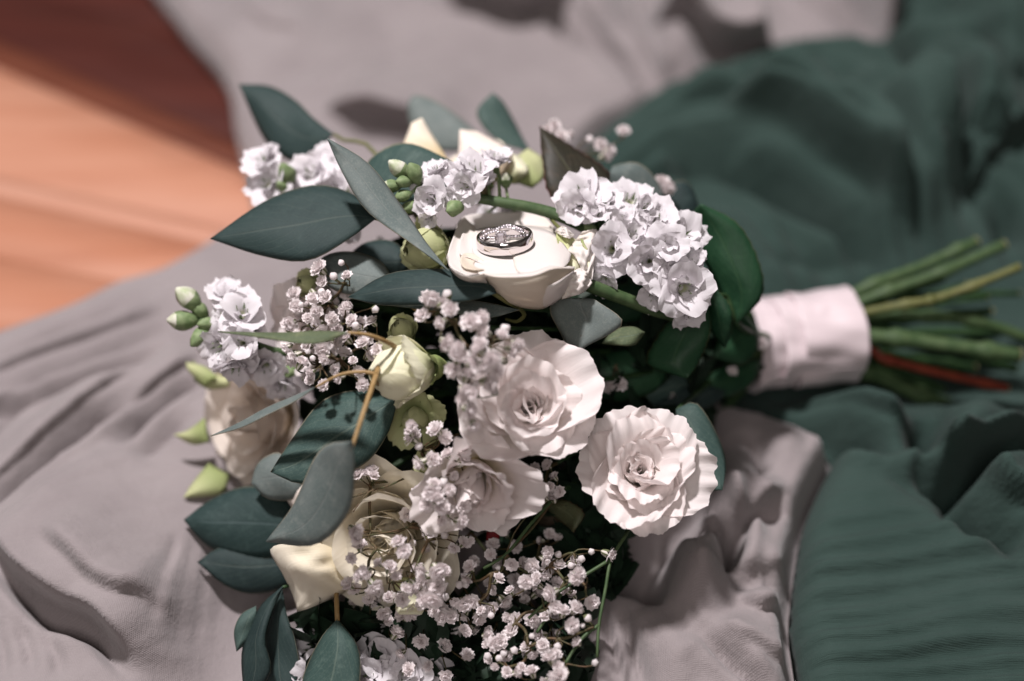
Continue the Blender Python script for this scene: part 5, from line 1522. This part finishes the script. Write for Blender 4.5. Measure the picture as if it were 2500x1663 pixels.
# ------------------------------------------------------------------ inner foliage: the dark mass of leaves nobody could count
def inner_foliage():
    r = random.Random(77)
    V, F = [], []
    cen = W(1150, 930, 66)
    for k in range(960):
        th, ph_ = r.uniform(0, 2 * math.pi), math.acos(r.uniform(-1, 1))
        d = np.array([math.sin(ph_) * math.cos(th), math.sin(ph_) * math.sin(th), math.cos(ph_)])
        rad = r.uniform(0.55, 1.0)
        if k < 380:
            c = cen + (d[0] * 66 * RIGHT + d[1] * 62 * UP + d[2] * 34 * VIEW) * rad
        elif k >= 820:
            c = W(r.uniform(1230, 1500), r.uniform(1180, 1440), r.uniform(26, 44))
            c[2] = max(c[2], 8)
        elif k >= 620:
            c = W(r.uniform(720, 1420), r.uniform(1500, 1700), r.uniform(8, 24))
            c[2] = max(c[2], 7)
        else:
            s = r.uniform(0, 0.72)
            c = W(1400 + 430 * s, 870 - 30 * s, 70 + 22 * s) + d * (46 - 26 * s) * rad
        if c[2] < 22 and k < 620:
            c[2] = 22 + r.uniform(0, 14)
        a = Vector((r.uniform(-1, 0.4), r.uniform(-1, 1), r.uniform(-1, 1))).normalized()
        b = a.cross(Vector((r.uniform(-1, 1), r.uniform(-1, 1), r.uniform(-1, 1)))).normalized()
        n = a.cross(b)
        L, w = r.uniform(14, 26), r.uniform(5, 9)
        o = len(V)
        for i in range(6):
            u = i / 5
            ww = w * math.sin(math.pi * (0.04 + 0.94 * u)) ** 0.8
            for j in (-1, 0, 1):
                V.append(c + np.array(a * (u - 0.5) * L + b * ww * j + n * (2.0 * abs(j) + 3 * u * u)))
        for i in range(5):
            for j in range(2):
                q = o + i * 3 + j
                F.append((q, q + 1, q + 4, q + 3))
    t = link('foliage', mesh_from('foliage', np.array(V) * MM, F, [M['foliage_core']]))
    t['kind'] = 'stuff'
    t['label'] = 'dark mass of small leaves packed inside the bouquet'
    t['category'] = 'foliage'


inner_foliage()

# ------------------------------------------------------------------ ribbon handle and cut stems
A, Bp = W(1818, 842, 92 + HT), W(2074, 814, 96 + HT)
rb = thing('ribbon_wrap', 'blush satin ribbon wound round the bouquet handle', 'ribbon', (A + Bp) / 2 - np.array([0, 0, 20]))
dax = (Bp - A)
Lh = np.linalg.norm(dax)
dax /= Lh
n1 = np.cross(dax, np.array([0, 0, 1.0]))
n1 /= np.linalg.norm(n1)
n2 = np.cross(n1, dax)


def band(s0, s1, R0, flare0, flare1, seed, slant=0.0):
    r = random.Random(seed)
    ph = [r.uniform(0, 6) for _ in range(8)]
    V = []
    nu, nv = 26, 72
    for i in range(nu):
        u = i / (nu - 1)
        for k in range(nv):
            a = 2 * math.pi * k / (nv - 1)
            s = s0 + (s1 - s0) * u + slant * math.sin(a + 0.7)
            rad = R0 + flare0 * (1 - u) ** 3 + flare1 * u ** 3
            rad += 0.45 * math.sin(3 * a + ph[0] + 2 * u) + 0.30 * math.sin(7 * a + ph[1] - 4 * u) + 0.22 * math.sin(13 * a + ph[2] + 5 * u)
            rad += 0.5 * math.sin(9 * u + 2 * math.sin(a + ph[3])) * 0.6
            rad += 0.9 * (1 - u) ** 2 * math.sin(5 * a + ph[4]) + 0.5 * u ** 4 * math.sin(4 * a + ph[5])
            V.append(A + dax * Lh * s + n1 * rad * math.cos(a) + n2 * rad * math.sin(a) * 0.96)
    return V, grid_faces(nu, nv)


for args in ((0.0, 0.42, 18.7, 2.4, -0.8, 3, 0.05), (0.20, 0.72, 19.5, 0.3, -0.2, 4, 0.09), (0.42, 1.0, 20.3, 0.2, 0.8, 5, 0.03)):
    V, F = band(*args)
    o = child('ribbon_turn', rb, V, F, [M['satin']])
    solid(o, 0.4)

SG = 'thin dark cut stems deep inside the fan'
thin = 'thin dark green cut stem deep inside the fan behind the ribbon handle'


def cut(label, pts, rad, mat, group=None, knot=None):
    pts = [(x, y, t_ + HT) for x, y, t_ in pts]
    if knot:
        knot = (knot[0], knot[1], knot[2] + HT)
    t = thing('cut_stem', label, 'stem', W(*pts[-1]), group)
    r_ = random.Random(int(pts[-1][0] + pts[-1][1]))
    r0 = [rad, rad] if np.isscalar(rad) else rad
    rl = [float(np.interp(k_ / 29, np.linspace(0, 1, len(r0)), r0)) * (1 + 0.05 * r_.uniform(-1, 1)) for k_ in range(30)]
    for nd in (r_.randint(12, 17), r_.randint(21, 26)):
        rl[nd] *= 1.38
        rl[nd + 1] *= 1.15
    stem(t, pts, rl, M[mat], 'stalk', n=30, sides=10)
    e, d = np.array(W(*pts[-1])), np.array(W(*pts[-1])) - np.array(W(*pts[-2]))
    d /= np.linalg.norm(d)
    rr_ = rad if np.isscalar(rad) else rad[-1]
    V, F = tube([e - d * 0.2, e + d * 0.35], [rr_ * 1.03, rr_ * 0.9], 10)
    child('cut_end', t, V, F, [M['stem_cut']])
    if knot:
        c = np.array(W(*knot))
        V, F = tube(cr([c - d * 2.6, c - d, c + d, c + d * 2.6], 8), [1.4, 2.7, 2.6, 1.4], 10)
        child('node', t, V, F, [M['stem_olive']])


cut('green cut stem angled highest out of the ribbon, over the gauze', [(1900, 815, 96), (2106, 706, 100), (2240, 655, 104), (2385, 590, 108)], 2.5, 'stem', 'green cut stems fanning out of the ribbon')
cut('long green cut stem next above the yellow-green knobbly one', [(1900, 818, 94), (2140, 722, 96), (2300, 665, 98), (2452, 598, 102)], 2.5, 'stem', 'green cut stems fanning out of the ribbon')
cut('yellow-green knobbly cut stem sticking out of the ribbon', [(1900, 820, 86), (2125, 760, 84), (2270, 733, 82), (2370, 700, 82), (2489, 652, 82)], [1.9, 1.8], 'stem_olive', None, (2270, 734, 81))
cut(thin, [(1900, 822, 98), (2121, 738, 100), (2300, 720, 104), (2489, 717, 110)], 1.3, 'stem_dark', SG)
cut(thin, [(1900, 822, 98), (2130, 772, 102), (2290, 742, 104), (2410, 728, 106)], 1.2, 'stem_dark', SG)
cut('slender green cut stem bending between the knobbly one and the thick pale one', [(1900, 830, 90), (2125, 770, 90), (2250, 772, 90), (2385, 785, 92), (2520, 830, 96)], 2.4, 'stem', 'green cut stems fanning out of the ribbon')
cut('thick pale green cut stem lying straight out of the ribbon', [(1900, 832, 84), (2125, 822, 84), (2300, 842, 84), (2490, 868, 84)], [3.6, 3.2], 'stem', None)
cut('red cut stem among the green ones at the ribbon', [(1900, 848, 90), (2110, 848, 90), (2155, 874, 90), (2300, 912, 92), (2460, 948, 96)], [1.6, 1.9, 1.9], 'stem_red', None)
cut('thick dark green cut stem slanting down onto the gauze below the red one', [(1900, 860, 98), (2110, 908, 100), (2230, 958, 104), (2352, 1003, 108)], [3.4, 3.0], 'stem', None)
for k, (y1, x2, y2, dt) in enumerate(((770, 2360, 700, 112), (790, 2420, 760, 112), (815, 2440, 810, 112), (835, 2400, 850, 110), (860, 2380, 900, 112), (880, 2300, 950, 112), (745, 2300, 680, 112), (800, 2480, 900, 114))):
    cut(thin, [(1900, 830, 100), (2120, y1, 106), (x2, y2, dt)], 2.2, 'stem_dark', SG)
